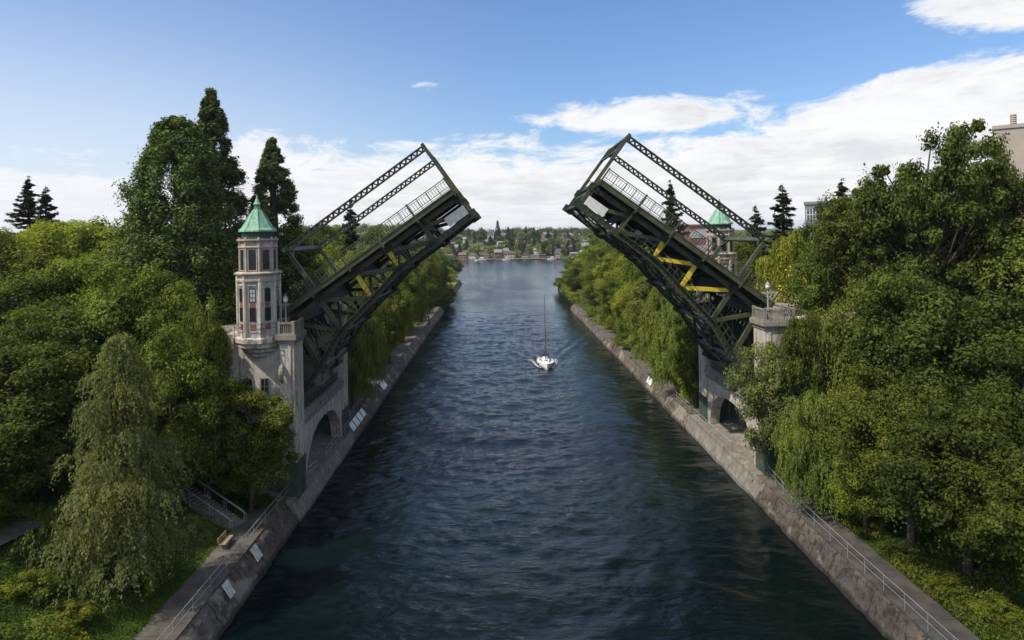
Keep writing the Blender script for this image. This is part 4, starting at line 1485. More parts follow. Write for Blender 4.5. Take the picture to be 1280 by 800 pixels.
# --- left bank beyond the bridge
tree_px('willow_b', 425, 305, 118, 7.0, 'bright yellow green willow seen over the left leaf railing', 'bright')
tree_px('oak', 385, 285, 140, 9, 'distant dark green tree under the lattice beams on the left', 'dark')
tree_px('fir_b', 438, 256, 130, 6.5, 'scraggly fir poking above the left leaf', 'fir')
tree_px('oak', 470, 285, 170, 9, 'green tree behind the raised left leaf, near the scraggly fir', 'mid')
tree_px('oak', 405, 278, 190, 9, 'farther tree on the skyline left of the scraggly fir', 'mid')
def xat(px, Y): return at(px, 400, Y).x
for i, (px, top, Y, r, kind, lm, lb) in enumerate([
    (455, 395, 97, 3.6, 'willow_b', 'willow', 'low leafy willow nearest the far side of the left pier'),
    (462, 345, 106, 4.6, 'willow_a', 'willow', 'weeping willow under the left leaf, nearest of its row'),
    (474, 352, 118, 4.6, 'oak', 'willow', 'second leafy tree of the left bank row beyond the pier'),
    (497, 335, 130, 4.6, 'maple_a', 'willow', 'third leafy tree of the left bank row beyond the pier'),
    (490, 318, 142, 5.5, 'maple_b', 'willow', 'tall rounded tree in the middle of the left bank row'),
    (512, 320, 156, 5.5, 'oak', 'willow', 'large tree leaning over the left seawall half way along'),
    (520, 312, 174, 6.0, 'willow_b', 'mid', 'broad green tree near the far end of the left seawall'),
    (534, 317, 192, 6.0, 'maple_a', 'willow', 'rounded tree overhanging the far end of the left seawall'),
    (543, 322, 214, 5.5, 'maple_b', 'mid', 'dense round tree right at the end of the left seawall'),
    (520, 300, 235, 9.0, 'oak', 'mid', 'tall tree behind the end of the left seawall'),
    (549, 326, 246, 4.5, 'maple_a', 'mid', 'last round tree before the distant lawn'),
    (536, 310, 300, 9.0, 'oak', 'dark', 'dark tree behind the distant lawn, left of the yellow willow'),
    (560, 333, 352, 6.0, 'willow_b', 'bright', 'bright yellow willow standing on the distant lawn'),
    (567, 322, 366, 6.0, 'maple_a', 'dark', 'dark tree at the tip of the left bank beside the yellow willow'),
    (548, 318, 362, 8.0, 'oak', 'mid', 'mid green tree behind the yellow willow on the lawn')]):
    tree_px(kind, px - (1.9 * F / Y if Y < 220 else 0), top, Y, r * 0.92, lb, lm)
plant('shrub_b', -23.6, 98, 3.0, 2.2, 'bright yellow green bush on the grass beside the left pier, nearer one', 'shrub', lm='bright', z=2.0)
plant('shrub', -23.8, 104, 3.4, 2.4, 'bright green bush farther along the grass past the left pier', 'shrub', lm='bright', z=2.0)

# --- right bank beyond the bridge
for i, (px, top, Y, r, kind, lm, lb) in enumerate([
    (868, 402, 93, 3.2, 'maple_b', 'mid', 'leafy tree tight against the far side of the right pier'),
    (850, 372, 100, 4.6, 'willow_a', 'willow', 'weeping willow just beyond the right pier'),
    (838, 345, 112, 5.6, 'willow_b', 'willow', 'large weeping willow under the right leaf'),
    (815, 372, 122, 4.0, 'maple_a', 'mid', 'round green tree hanging over the right path'),
    (812, 345, 134, 5.5, 'maple_b', 'willow', 'grey green tree in the middle of the right bank row'),
    (790, 352, 148, 5.2, 'maple_a', 'bright', 'yellowish leafy tree leaning over the right seawall'),
    (805, 325, 158, 7.0, 'willow_b', 'mid', 'mid green tree behind the yellowish one on the right bank'),
    (768, 345, 172, 5.0, 'maple_b', 'mid', 'dark leafy tree touching the right seawall'),
    (772, 318, 188, 7.0, 'maple_a', 'bright', 'sunlit treetop above the middle of the right bank'),
    (748, 330, 206, 5.6, 'oak', 'mid', 'round tree near the far end of the right seawall'),
    (752, 308, 222, 7.0, 'maple_b', 'mid', 'tall green tree behind the far end of the right seawall'),
    (727, 325, 246, 6.5, 'maple_a', 'mid', 'bushy tree overhanging the water at the far end of the right bank'),
    (738, 312, 262, 7.5, 'oak', 'bright', 'yellow green tree last but one on the right bank'),
    (724, 320, 292, 7.5, 'maple_b', 'mid', 'farthest round tree at the mouth of the cut on the right'),
    (752, 296, 280, 9.0, 'maple_a', 'mid', 'tall tree against the distant hill on the right bank'),
    (780, 298, 240, 9.0, 'oak', 'mid', 'treetop seen through the lattice of the right leaf')]):
    tree_px(kind, px, top, Y, r, lb, lm)
tree_px('fir_a', 838, 232, 128, 7.0, 'dark fir showing above the right leaf railing', 'fir')
tree_px('fir_b', 978, 236, 118, 8.0, 'spiky fir on the skyline right of the far tower', 'fir')
tree_px('fir_b', 945, 262, 112, 6.0, 'smaller dark fir between the far tower and the spiky fir', 'fir')
tree_px('maple_b', 812, 285, 160, 7, 'green tree behind the right leaf below the dark fir', 'mid')
tree_px('oak', 895, 300, 125, 6, 'tree behind the far tower seen under the right leaf', 'mid')
tree_px('maple_a', 932, 300, 110, 6, 'dark green tree just right of the far tower', 'dark')
tree_px('willow_b', 988, 288, 99, 6.2, 'bright yellow green willow right of the portal leg', 'bright')
tree_px('oak', 1030, 296, 92, 6, 'yellow flowering tree right of the bright willow', 'flower')
tree_px('maple_b', 1010, 345, 86, 4.0, 'lower yellow flowering tree beside the right approach road', 'flower')
tree_px('fir_a', 1052, 230, 104, 7.5, 'dark conifer in front of the grey flat roofed building', 'fir')

# --- right bank, this side of the bridge
tree_px('maple_a', 1048, 246, 96, 6.0, 'dark green tree hiding the lower part of the grey flat roofed building', 'dark')
tree_px('maple_b', 1068, 248, 90, 6.5, 'dark green tree just left of the open maples on the skyline', 'dark')
tree_px('maple_a', 1040, 386, 67, 4.0, 'leafy tree in front of the right approach wall', 'mid')
tree_px('maple_b', 1002, 392, 64.2, 2.7, 'dark bushy tree right against the near right pylon', 'dark')
tree_px('open_maple', 1168, 158, 66, 6.6, 'tallest maple on the right with sky showing through its top', 'dark', rot=0.7)
tree_px('open_maple', 1232, 172, 68, 5.6, 'second tall open maple right against the beige building', 'dark', rot=3.1)
tree_px('open_maple', 1098, 238, 70, 6.0, 'dark maple left of the tallest maple', 'dark', rot=5.0)
tree_px('maple_a', 1060, 275, 76, 6.5, 'dark green tree behind the right pylon, upper', 'dark')
tree_px('maple_b', 1270, 290, 62, 6.5, 'dark tree at the right edge below the beige building', 'mid')
tree_px('maple_a', 1075, 365, 66, 5.5, 'mid green tree between the pylon and the tall maple', 'mid')
tree_px('maple_b', 1140, 340, 58, 6.0, 'dark green tree below the tallest maple', 'dark')
tree_px('maple_a', 1215, 360, 54, 6.5, 'shaded tree at the middle of the right edge', 'dark')
tree_px('maple_b', 1010, 385, 75, 3.6, 'dark shrubby tree right behind the right pylon', 'dark')
tree_px('willow_a', 1028, 398, 65, 4.2, 'tall weeping willow right of the near right pylon', 'willow')
plant('maple_b', 28.4, 65.0, 13.6, 3.7, 'pale leafy tree leaning over the water in front of the right pier', lm='grey', lean=-0.30)
tree_px('willow_a', 1020, 490, 58, 3.6, 'low weeping willow above the right path', 'willow')
tree_px('oak', 1085, 455, 56, 4.6, 'shaded leafy tree beside the low willow', 'mid')
tree_px('maple_a', 1135, 480, 50, 4.6, 'leafy tree with pale leaves above the right path', 'mid')
tree_px('maple_b', 1205, 500, 46, 5.2, 'dark tree over the slope at lower right', 'dark')
tree_px('oak', 1270, 440, 48, 5.0, 'dark tree cut by the right edge of the photo', 'dark')
tree_px('maple_a', 1290, 560, 40, 4.2, 'leafy tree at the lower right corner', 'mid')
tree_px('oak', 1080, 560, 53, 2.9, 'small yellowish tree by the right path', 'bright')
tree_px('maple_b', 1320, 270, 62, 8, 'tall tree mostly beyond the right edge of the photo', 'dark')


# --- undergrowth
rngs = random.Random(5)
spots = []
cols = {'shrub': ['mid', 'dark', 'mid'], 'shrub_b': ['fern', 'bright', 'fern']}
def shrub(px, py, z, kind, h, r, lm, label, group=None):
    Y = yl(py, px, z); p = at(px, py, Y)
    plant(kind, p.x, Y, h, r, label, 'shrub', group, lm, z=float(gz(p.x, Y)) - 0.15)
for a in [
    (20, 745, 7.0, 'shrub', 2.6, 2.4, 'mid', 'dark green shrub in the bottom left corner'),
    (75, 770, 5.6, 'shrub_b', 1.6, 1.6, 'fern', 'yellow green bush at the bottom edge, second from the left corner'),
    (120, 792, 4.6, 'shrub_b', 1.3, 1.4, 'bright', 'low bright bush at the bottom edge near the path'),
    (35, 690, 7.2, 'shrub_b', 1.6, 1.8, 'fern', 'yellowish bush just below the small upper path'),
    (85, 715, 6.2, 'shrub_b', 1.4, 1.6, 'bright', 'bright fern bush at the foot of the feathery tree'),
    (70, 600, 7.4, 'shrub', 3.0, 2.6, 'dark', 'dark bush above the small path behind the feathery tree'),
    (10, 610, 8.0, 'shrub', 3.6, 2.8, 'mid', 'green bush above the small path at the left edge'),
    (120, 640, 6.0, 'shrub', 2.0, 1.8, 'dark', 'dark bush beside the feathery tree trunk, behind it'),
    (205, 690, 4.0, 'shrub', 1.0, 1.2, 'mid', 'small low bush on the grass right of the feathery tree'),
    (330, 628, 2.4, 'shrub', 1.4, 1.5, 'dark', 'low bush between the stairs and the left pier'),
    (345, 600, 2.4, 'shrub', 1.8, 1.3, 'dark', 'bush tight against the green base of the left pier'),
    (305, 610, 3.0, 'shrub', 1.8, 1.8, 'mid', 'bush at the top of the stairs under the maple'),
    (1040, 630, 2.3, 'shrub', 1.2, 1.5, 'mid', 'low bush on the right bank next to the railing bend'),
    (1085, 660, 2.5, 'shrub', 1.6, 1.7, 'fern', 'yellowish bush half way along the right path'),
    (1130, 690, 2.5, 'shrub', 1.4, 1.7, 'dark', 'dark bush beside the right path'),
    (1190, 730, 2.5, 'shrub_b', 1.1, 1.4, 'fern', 'low yellow green bush by the right path near the bottom'),
    (1250, 760, 2.8, 'shrub_b', 1.3, 1.6, 'bright', 'bright bush in the bottom right corner'),
    (1240, 700, 3.4, 'shrub', 2.2, 2.2, 'dark', 'dark bush above the right path near the corner'),
    (1170, 650, 3.2, 'shrub', 2.4, 2.4, 'dark', 'dark bush in the shade above the right path'),
    (985, 600, 2.2, 'shrub', 1.8, 1.4, 'dark', 'bush at the green base of the right pier'),
    (1015, 585, 2.6, 'shrub', 2.6, 2.0, 'mid', 'taller bush right of the green base of the right pier')]:
    shrub(*a)

# bushes that spill over the seawalls beyond the bridge
LB = ['in the shade', 'with yellow tips', 'trailing low', 'round and full']
for sg_, y0_, n_ in ((-1, 92, 15), (1, 95, 17)):
    for i_ in range(n_):
        yy_ = y0_ + i_ * (9.2 if sg_ < 0 else 8.4) + rngs.uniform(-2, 2)
        r_ = rngs.uniform(1.8, 3.0); k_ = rngs.randrange(4)
        x_ = (PL1 - 0.7 - rngs.uniform(0, 1.2)) if sg_ < 0 else (PR1 + rngs.uniform(-0.9, 0.8))
        plant(rngs.choice(['shrub', 'willow_b', 'shrub']), x_, yy_, rngs.uniform(2.4, 4.6), r_, 'leafy bush beside the %s path beyond the bridge' % ('left' if sg_ < 0 else 'right'),
              'shrub', 'bushes along the %s path beyond the bridge' % ('left' if sg_ < 0 else 'right'), ['mid', 'bright', 'willow', 'mid'][k_], name='shrub')
for i_ in range(12):
    plant('oak', WR + 4.4 + rngs.uniform(-0.6, 1), 233 + i_ * 7.2, rngs.uniform(4, 7), rngs.uniform(3.2, 4.6), 'low tree hanging over the water past the end of the right seawall', 'tree',
          'low trees past the end of the right seawall', rngs.choice(['mid', 'bright', 'willow']), z=1.0)
for i_ in range(5):
    plant('oak', WL - 0.8 - rngs.uniform(0, 1), 236 + i_ * 8.0, rngs.uniform(4, 8), rngs.uniform(3.4, 4.6), 'low tree hanging over the water past the end of the left seawall', 'tree',
          'low trees past the end of the left seawall', rngs.choice(['mid', 'dark', 'mid']), z=1.0)
# grass and ferns as ground cover
def cover(name, x0, x1, y0, y1, n, hgt, matl, seed, label, thr=-9.0, blade=(0.22, 0.07)):
    rng = np.random.default_rng(seed)
    x = rng.uniform(x0, x1, n); y = rng.uniform(y0, y1, n)
    m = wob(x * 1.3, y * 1.3) > thr
    m &= ~((x < -24) & (x > -33.5) & (np.abs(y - SPATH(x)) < 1.3))
    x = x[m]; y = y[m]; n = len(x)
    z = gz(x, y) + rng.uniform(0, hgt, n)
    P = np.stack([x, y, z], 1)
    N = rng.normal(size=(n, 3)) * 0.6 + np.array([0, -0.25, 0.8])
    V = leaf_arrays(P, N, blade[0], blade[1], rng, np.tile(np.array([0, 0, 0.8]), (n, 1)))
    cv = 0.2 + 0.3 * (wob(x * 2.1, y * 1.7) + 1) / 2 + 0.5 * rng.uniform(0, 1, n)
    me = leaf_mesh(name, V, cv, matl)
    o = bpy.data.objects.new(name, me); COL.objects.link(o)
    tag(o, label, 'ground cover', kind='stuff')


p1 = at(0, 668, yl(668, 0, 7.0)); p2 = at(75, 636, yl(636, 75, 6.6))
SL = (p2.y - p1.y) / (p2.x - p1.x)
def SPATH(x): return p1.y + (x - p1.x) * SL
cover('grass', -46, PL1 - 0.1, 36, 76, 90000, 0.16, LF['grass'], 1, 'short rough grass on the left slope')
cover('fern_cover', -44, PL1 - 1.5, 34, 50, 42000, 0.55, LF['fern'], 2, 'yellow green ferns and weeds on the near left slope', 0.05, (0.30, 0.10))
cover('grass', PR1 + 0.2, 48, 36, 80, 60000, 0.18, LF['grass'], 3, 'rough grass beside the right path')
cover('fern_cover', PR1 + 0.3, 36, 34, 66, 20000, 0.40, LF['mid'], 4, 'yellow green weeds along the right path', -0.1, (0.26, 0.10))
cover('grass', -36, PL1 - 0.1, 84, 232, 60000, 0.25, LF['fern'], 6, 'sunlit grass strip beside the left path past the bridge', -9, (0.4, 0.16))
cover('grass', PR1 + 0.1, 36, 88, 232, 40000, 0.25, LF['grass'], 7, 'rough grass beside the right path past the bridge', -9, (0.4, 0.16))

# small upper path on the left slope
b = MB()
xs = np.linspace(p1.x - 14, p2.x + 6, 30)
v = []
dn = Vector((-SL, 1, 0)).normalized()
for x in xs:
    for s_ in (-1.0, 1.0):
        q = Vector((x, SPATH(x), 0)) + dn * s_
        v.append((q.x, q.y, max(float(gz(q.x, q.y)), float(gz(x, SPATH(x)))) + 0.10))
b.add(v, [(2 * i, 2 * i + 2, 2 * i + 3, 2 * i + 1) for i in range(len(xs) - 1)])
tag(b.build('path', M_PATH), kind='structure')


# ------------------------------------------------------------------ stairs, bench
def ground_at(px, py):
    z = 3.0
    for _ in range(40):
        p = at(px, py, yl(py, px, z)); z = 0.5 * z + 0.5 * float(gz(p.x, p.y))
    return p


def stairs():
    a = ground_at(291, 664); c = ground_at(212, 612)
    bot = Vector((PL1 - 0.3, a.y, 2.0)); top = Vector((c.x, c.y, float(gz(c.x, c.y)) + 0.1))
    d = top - bot; d.z = 0
    side = Vector((-d.y, d.x, 0)).normalized()
    if side.y < 0: side = -side
    t = thing('path_stairs', 'concrete steps with thin steel handrails climbing the left bank', 'stairs', bot)
    n = 18
    b = MB()
    for i in range(n):
        p = bot.lerp(top, i / n); q = bot.lerp(top, (i + 1) / n)
        m = (p + q) / 2 + side * 0.9
        z1 = bot.z + (top.z - bot.z) * (i + 1) / n
        b.beam(Vector((p.x, p.y, z1 - 0.3)) + side * 0.9, Vector((q.x, q.y, z1 - 0.3)) + side * 0.9, 1.7, 0.6)
    b.build('steps', M_CONC2, t)
    for off in (0.0, 0.28, 1.7, 1.95):
        b = MB()
        z = Vector((0, 0, 0.95 if off not in (0.28, 1.95) else 0.65))
        b.tube([bot + side * off + z, top + side * off + z], 0.045, 6)
        for f in (0.0, 0.33, 0.66, 1.0):
            p = bot.lerp(top, f) + side * off
            b.tube([p, p + z], 0.025, 5)
        b.build('handrail', M_GALV, t)


stairs()


def bench():
    p = at(283, 682, yl(682, 283, 2.0))
    x, y, z = PL1 + 0.25, p.y, 2.0
    t = thing('path_bench', 'wooden slatted bench beside the left path below the stairs', 'bench', (x, y, z))
    L = 1.7
    b = MB()
    for i in range(3): b.box(x + 0.0 + i * 0.17, x + 0.14 + i * 0.17, y - L / 2, y + L / 2, z + 0.42, z + 0.47)
    b.build('seat', M_WOOD, t)
    b = MB()
    for i in range(2): b.box(x - 0.10 - i * 0.03, x - 0.06 - i * 0.03, y - L / 2, y + L / 2, z + 0.55 + i * 0.18, z + 0.69 + i * 0.18)
    b.build('backrest', M_WOOD, t)
    for s_ in (-0.6, 0.6):
        b = MB(); b.box(x - 0.03, x + 0.46, y + s_ - 0.05, y + s_ + 0.05, z, z + 0.419); b.beam((x - 0.05, y + s_, z + 0.3), (x - 0.16, y + s_, z + 0.86), 0.06, 0.05)
        b.build('leg', M_CONC2, t)


bench()


# ------------------------------------------------------------------ sailing boat
def sailboat():
    bx, by = BOAT
    t = thing('sailboat', 'small white sailing boat motoring up the middle of the canal', 'sailboat', (bx, by, 0))
    # bow towards the viewer (-Y): stations along y
    L = 9.0
    st = [(-4.5, 0.03, 1.15), (-3.9, 0.45, 1.08), (-3.0, 0.95, 1.02), (-1.8, 1.42, 0.95), (-0.4, 1.68, 0.90), (1.2, 1.70, 0.88), (2.8, 1.52, 0.88), (4.0, 1.25, 0.92), (4.4, 1.1, 0.95)]
    b = MB(); rings = []
    for (y, w, h) in st:
        ring = [(bx - w, by + y, h), (bx - w * 0.93, by + y, h * 0.5), (bx - w * 0.72, by + y, 0.0), (bx, by + y, -0.35), (bx + w * 0.72, by + y, 0.0), (bx + w * 0.93, by + y, h * 0.5), (bx + w, by + y, h)]
        rings.append(ring)
    vs = [v for r_ in rings for v in r_]
    fs = []
    for i in range(len(st) - 1):
        for k in range(6): fs.append((i * 7 + k, i * 7 + k + 1, (i + 1) * 7 + k + 1, (i + 1) * 7 + k))
    fs.append(tuple(range(7))[::-1]); fs.append(tuple((len(st) - 1) * 7 + k for k in range(7)))
    b.add(vs, fs); b.build('hull', M_GELC, t, True)
    b = MB()
    vs = []; fs = []
    for (y, w, h) in st: vs += [(bx - w * 0.97, by + y, h - 0.03), (bx, by + y, h + 0.06), (bx + w * 0.97, by + y, h - 0.03)]
    for i in range(len(st) - 1):
        if -0.5 < st[i][0]: pass
        for k in range(2): fs.append((i * 3 + k, i * 3 + k + 1, (i + 1) * 3 + k + 1, (i + 1) * 3 + k))
    b.add(vs, fs); dk = b.build('deck', M_GELC, t, True)
    b = MB()
    prof = [(-2.9, 0.35, 0.12), (-2.2, 0.62, 0.30), (-0.8, 0.85, 0.42), (0.9, 0.92, 0.46), (1.0, 0.9, 0.46)]
    vs = []; fs = []
    for (y, w, h) in prof: vs += [(bx - w, by + y, 0.93), (bx - w * 0.85, by + y, 0.93 + h), (bx + w * 0.85, by + y, 0.93 + h), (bx + w, by + y, 0.93)]
    for i in range(len(prof) - 1):
        for k in range(3): fs.append((i * 4 + k, i * 4 + k + 1, (i + 1) * 4 + k + 1, (i + 1) * 4 + k))
    fs += [(3, 2, 1, 0), tuple((len(prof) - 1) * 4 + k for k in range(4))]
    b.add(vs, fs); cb = b.build('cabin', M_GELC, t)
    b = MB()
    for s_ in (-1, 1):
        b.box(bx + s_ * 0.80, bx + s_ * 0.95, by - 0.9, by + 0.6, 1.08, 1.25)
    b.box(bx - 0.25, bx + 0.25, by - 1.9, by - 1.4, 1.28, 1.36)
    b.build('cabin_window', M_BLACK, cb)
    b = MB()
    b.box(bx - 0.75, bx + 0.75, by + 1.2, by + 3.8, 0.72, 0.955)
    for s_ in (-1, 1): b.box(bx + s_ * 0.78, bx + s_ * 1.15, by + 1.15, by + 3.9, 0.9, 1.15)
    b.build('cockpit', simple('cockpit_grey', (0.35, 0.34, 0.32)), t)
    b = MB(); b.tube([(bx, by - 0.7, 1.0), (bx + 0.02, by - 0.65, 8), (bx, by - 0.55, 14.0)], [0.10, 0.09, 0.05], 8)
    ms = b.build('mast', M_ALU, t)
    b = MB(); b.tube([(bx - 0.9, by - 0.62, 6.6), (bx, by - 0.65, 6.7), (bx + 0.9, by - 0.62, 6.6)], 0.035, 5)
    b.tube([(bx - 0.6, by - 0.6, 10.4), (bx, by - 0.6, 10.5), (bx + 0.6, by - 0.6, 10.4)], 0.03, 5)
    b.build('spreaders', M_ALU, ms)
    b = MB()
    for s_ in (-1, 1):
        b.tube([(bx + s_ * 1.5, by - 0.3, 0.95), (bx + s_ * 0.9, by - 0.62, 6.6), (bx, by - 0.56, 13.8)], 0.012, 4)
    b.tube([(bx, by - 4.4, 1.15), (bx, by - 0.55, 13.6)], 0.03, 5); b.tube([(bx, by + 4.3, 1.0), (bx, by - 0.55, 13.9)], 0.012, 4)
    b.build('rigging', M_ALU, ms)
    b = MB(); b.tube([(bx, by - 0.5, 2.2), (bx + 0.1, by + 1.2, 2.25), (bx + 0.35, by + 3.4, 2.3)], [0.22, 0.26, 0.14], 8)
    b.tube([(bx, by - 0.6, 2.2), (bx, by - 0.6, 3.4)], [0.20, 0.10], 8)
    b.build('sail_cover', M_BLACK, t, True)
    b = MB()
    for s_ in (-1, 1):
        b.tube([(bx + s_ * 1.45, by - 1.4, 0.35), (bx + s_ * 1.52, by - 1.4, 0.8)], [0.13, 0.13], 8)
    b.tube([(bx - 1.1, by + 4.35, 1.4), (bx + 1.1, by + 4.35, 1.4)], 0.1, 6)
    b.build('fender', M_NAVY, t)
    b = MB()
    pr = [(-0.55, -3.9), (0, -4.45), (0.55, -3.9)]
    b.tube([(bx + x_, by + y_, 1.65) for x_, y_ in pr], 0.02, 5)
    for x_, y_ in pr: b.tube([(bx + x_, by + y_, 1.05), (bx + x_, by + y_, 1.65)], 0.018, 5)
    for s_ in (-1, 1):
        b.tube([(bx + s_ * 0.55, by - 3.9, 1.65), (bx + s_ * 1.6, by - 0.5, 1.55), (bx + s_ * 1.5, by + 3, 1.5), (bx + s_ * 1.1, by + 4.2, 1.5)], 0.012, 4)
        for y_, w_ in ((-2, 1.3), (-0.5, 1.6), (1.5, 1.6), (3, 1.48)): b.tube([(bx + s_ * w_, by + y_, 0.9), (bx + s_ * w_, by + y_, 1.55)], 0.014, 4)
    b.build('guard_rail', M_GALV, t)
    # two people sitting in the cockpit
    for (x_, y_, shirt, lb) in ((0.95, 2.4, M_NAVY, 'person in a dark blue jacket sitting in the cockpit of the sailing boat'),
                                (-0.95, 3.0, simple('red_jacket', (0.30, 0.04, 0.04)), 'person in a dark red jacket sitting at the stern of the sailing boat')):
        person(bx + x_, by + y_, 1.15, -1 if x_ > 0 else 1, shirt, lb)
    # foam where the hull meets the water
    rng = np.random.default_rng(3)
    P = []
    for i in range(520):
        s_ = rng.choice([-1, 1]); f = rng.uniform(0, 1)
        y = -3.0 + 9 * f; w = 1.0 + 1.3 * f ** 0.6
        P.append((bx + s_ * (w + abs(rng.normal()) * (0.1 + 0.35 * f)), by + y, 0.10 + rng.uniform(0, 0.12)))
    P = np.array(P); N = rng.normal(size=P.shape) * 0.3 + np.array([0, 0, 1.0])
    V = leaf_arrays(P, N, 0.16, 0.12, rng)
    me = leaf_mesh('boat_foam', V, rng.uniform(0, 1, len(P)), M_WHITE)
    o = bpy.data.objects.new('boat_foam', me); COL.objects.link(o)
    tag(o, 'white foam churned up along both sides of the sailing boat', 'foam', kind='stuff')


def person(x, y, z, face, shirt, label):
    """seated figure, hips at z, facing +-X"""
    me = bpy.data.meshes.new('person')
    f = face
    J = [(0, 0, 0), (0.0, 0, 0.25), (0.02 * f, 0, 0.48), (0.03 * f, 0, 0.60), (0.05 * f, 0, 0.72),          # pelvis spine chest neck head
         (0.40 * f, -0.10, 0.03), (0.42 * f, -0.10, -0.40), (0.55 * f, -0.10, -0.44),
         (0.40 * f, 0.10, 0.03), (0.42 * f, 0.10, -0.40), (0.55 * f, 0.10, -0.44),
         (0.02 * f, -0.20, 0.45), (0.10 * f, -0.24, 0.18), (0.34 * f, -0.18, 0.10),
         (0.02 * f, 0.20, 0.45), (0.10 * f, 0.24, 0.18), (0.34 * f, 0.18, 0.10), (0.06 * f, 0, 0.84)]
    E = [(0, 1), (1, 2), (2, 3), (3, 4), (4, 17), (0, 5), (5, 6), (6, 7), (0, 8), (8, 9), (9, 10), (2, 11), (11, 12), (12, 13), (2, 14), (14, 15), (15, 16)]
    rad = [0.15, 0.14, 0.16, 0.055, 0.10, 0.085, 0.055, 0.045, 0.085, 0.055, 0.045, 0.065, 0.045, 0.035, 0.065, 0.045, 0.035, 0.075]
    me.from_pydata(J, E, [])
    o = bpy.data.objects.new('person', me); COL.objects.link(o)
    o.location = (x, y, z + 0.02)
    md = o.modifiers.new('skin', 'SKIN'); sb = o.modifiers.new('sub', 'SUBSURF'); sb.levels = 1; sb.render_levels = 2
    for i, s in enumerate(me.skin_vertices[0].data if me.skin_vertices else []): s.radius = (rad[i], rad[i])
    if not me.skin_vertices:
        pass
    me.materials.append(shirt)
    tag(o, label, 'person', 'people in the sailing boat')
    h = MB(); h.lathe([(0.085, 0.80), (0.11, 0.85), (0.105, 0.92), (0.05, 0.97)], 10, (0.045 * f, 0)); hh = h.build('hair', M_BLACK); hh.parent = o
    fc = MB(); fc.lathe([(0.02, 0.66), (0.075, 0.70), (0.098, 0.76), (0.10, 0.83), (0.08, 0.86)], 10, (0.065 * f, 0)); ff = fc.build('face', M_SKIN, None, True); ff.parent = o


sailboat()


# ------------------------------------------------------------------ buildings on the right skyline
def block(name, x0, x1, y0, y1, z0, z1, m, label, rows, cols, mg, parapet=True, wz=(0.0, 1.0), turn=0.0):
    t = thing(name, label, 'building', (x0, y0, z0))
    b = MB(); b.box(x0, x1, y0, y1, z0, z1); w = b.build('wall', m, t)
    b = MB(); b.box(x0 - 0.3, x1 + 0.3, y0 - 0.3, y1 + 0.3, z1 + 0.01, z1 + 0.9); b.build('roof', m, t)
    H = z1 - z0; Wd = x1 - x0
    for r in range(rows):
        za = z0 + H * (wz[0] + (wz[1] - wz[0]) * (r + 0.25) / rows); zb = z0 + H * (wz[0] + (wz[1] - wz[0]) * (r + 0.78) / rows)
        for c in range(cols):
            xa = x0 + Wd * (c + 0.14) / cols; xb = x0 + Wd * (c + 0.86) / cols
            q = MB(); q.box(xa, xb, y0 - 0.12, y0 - 0.02, za, zb)
            for k in range(1, 3):
                pass
            f = q.build('window', mg, w)
            q = MB()
            for k in range(4):
                xx = xa + (xb - xa) * k / 3
                q.box(xx - 0.08, xx + 0.08, y0 - 0.2, y0 - 0.13, za, zb)
            q.box(xa, xb, y0 - 0.26, y0 - 0.21, (za + zb) / 2 - 0.08, (za + zb) / 2 + 0.08)
            q.build('frame', M_WHITE, f)
    t.rotation_euler = (0, 0, turn)
    return t


M_BEIGE = simple('beige_panel', (0.36, 0.30, 0.26), 0.8, 0.2, 0.06, 0.2)
M_GREYB = simple('grey_facade', (0.20, 0.20, 0.21), 0.7, 0.3, 0.1, 0.2)
M_WINB = simple('building_glass', (0.06, 0.08, 0.11), 0.15, 0.6, 0.1)
Yb = 170
a = at(1242, 162, Yb); c = at(1242, 288, Yb)
tb = block('hospital_building', a.x, a.x + 60, Yb, Yb + 50, 8, a.z, M_BEIGE, 'tall beige windowless block at the right edge', 4, 9, M_WINB, wz=(0.02, 0.62), turn=-0.64)
b = MB()
for i in range(6):
    b.lathe([(0.62, a.z + 0.9 + i * 0.5), (0.75, a.z + 1.0 + i * 0.5), (0.62, a.z + 1.35 + i * 0.5)], 12, (a.x + 4.0, Yb + 4))
b.build('chimney', M_BEIGE, tb)
Yb = 210
a = at(1006, 256, Yb)
block('office_building', a.x, a.x + 14, Yb, Yb + 30, 8, a.z, M_GREYB, 'grey flat roofed building behind the conifers on the right', 4, 4, M_WINB, turn=-0.45)
a = at(1034, 243, Yb)
a = at(1040, 244, 242)
block('office_building', a.x, a.x + 16, Yb + 32, Yb + 60, 8, a.z, M_WHITE, 'pale upper block behind the grey flat roofed building', 5, 7, M_WINB, turn=-0.5)
Yb = 320
a = at(862, 283, Yb)
block('brick_building', a.x, a.x + 9, Yb, Yb + 20, 6, a.z, simple('dull_red_wall', (0.20, 0.09, 0.07)), 'low reddish building left of the far tower on the skyline', 3, 6, M_WINB)


# ------------------------------------------------------------------ far shore: houses, trees, boats
HW = [simple('house_cream', (0.50, 0.44, 0.34)), simple('house_grey', (0.24, 0.26, 0.27)), simple('house_white', (0.62, 0.61, 0.58)), simple('house_brown', (0.20, 0.12, 0.08)),
      simple('house_tan', (0.38, 0.28, 0.19)), simple('house_red', (0.22, 0.12, 0.09))]
HN = ['cream', 'grey', 'white', 'brown', 'tan', 'red']
HRf = [simple('roof_dark', (0.08, 0.075, 0.075)), simple('roof_brown', (0.15, 0.10, 0.075)), simple('roof_grey', (0.22, 0.22, 0.22))]
RN = ['dark', 'brown', 'grey']
HM = {}


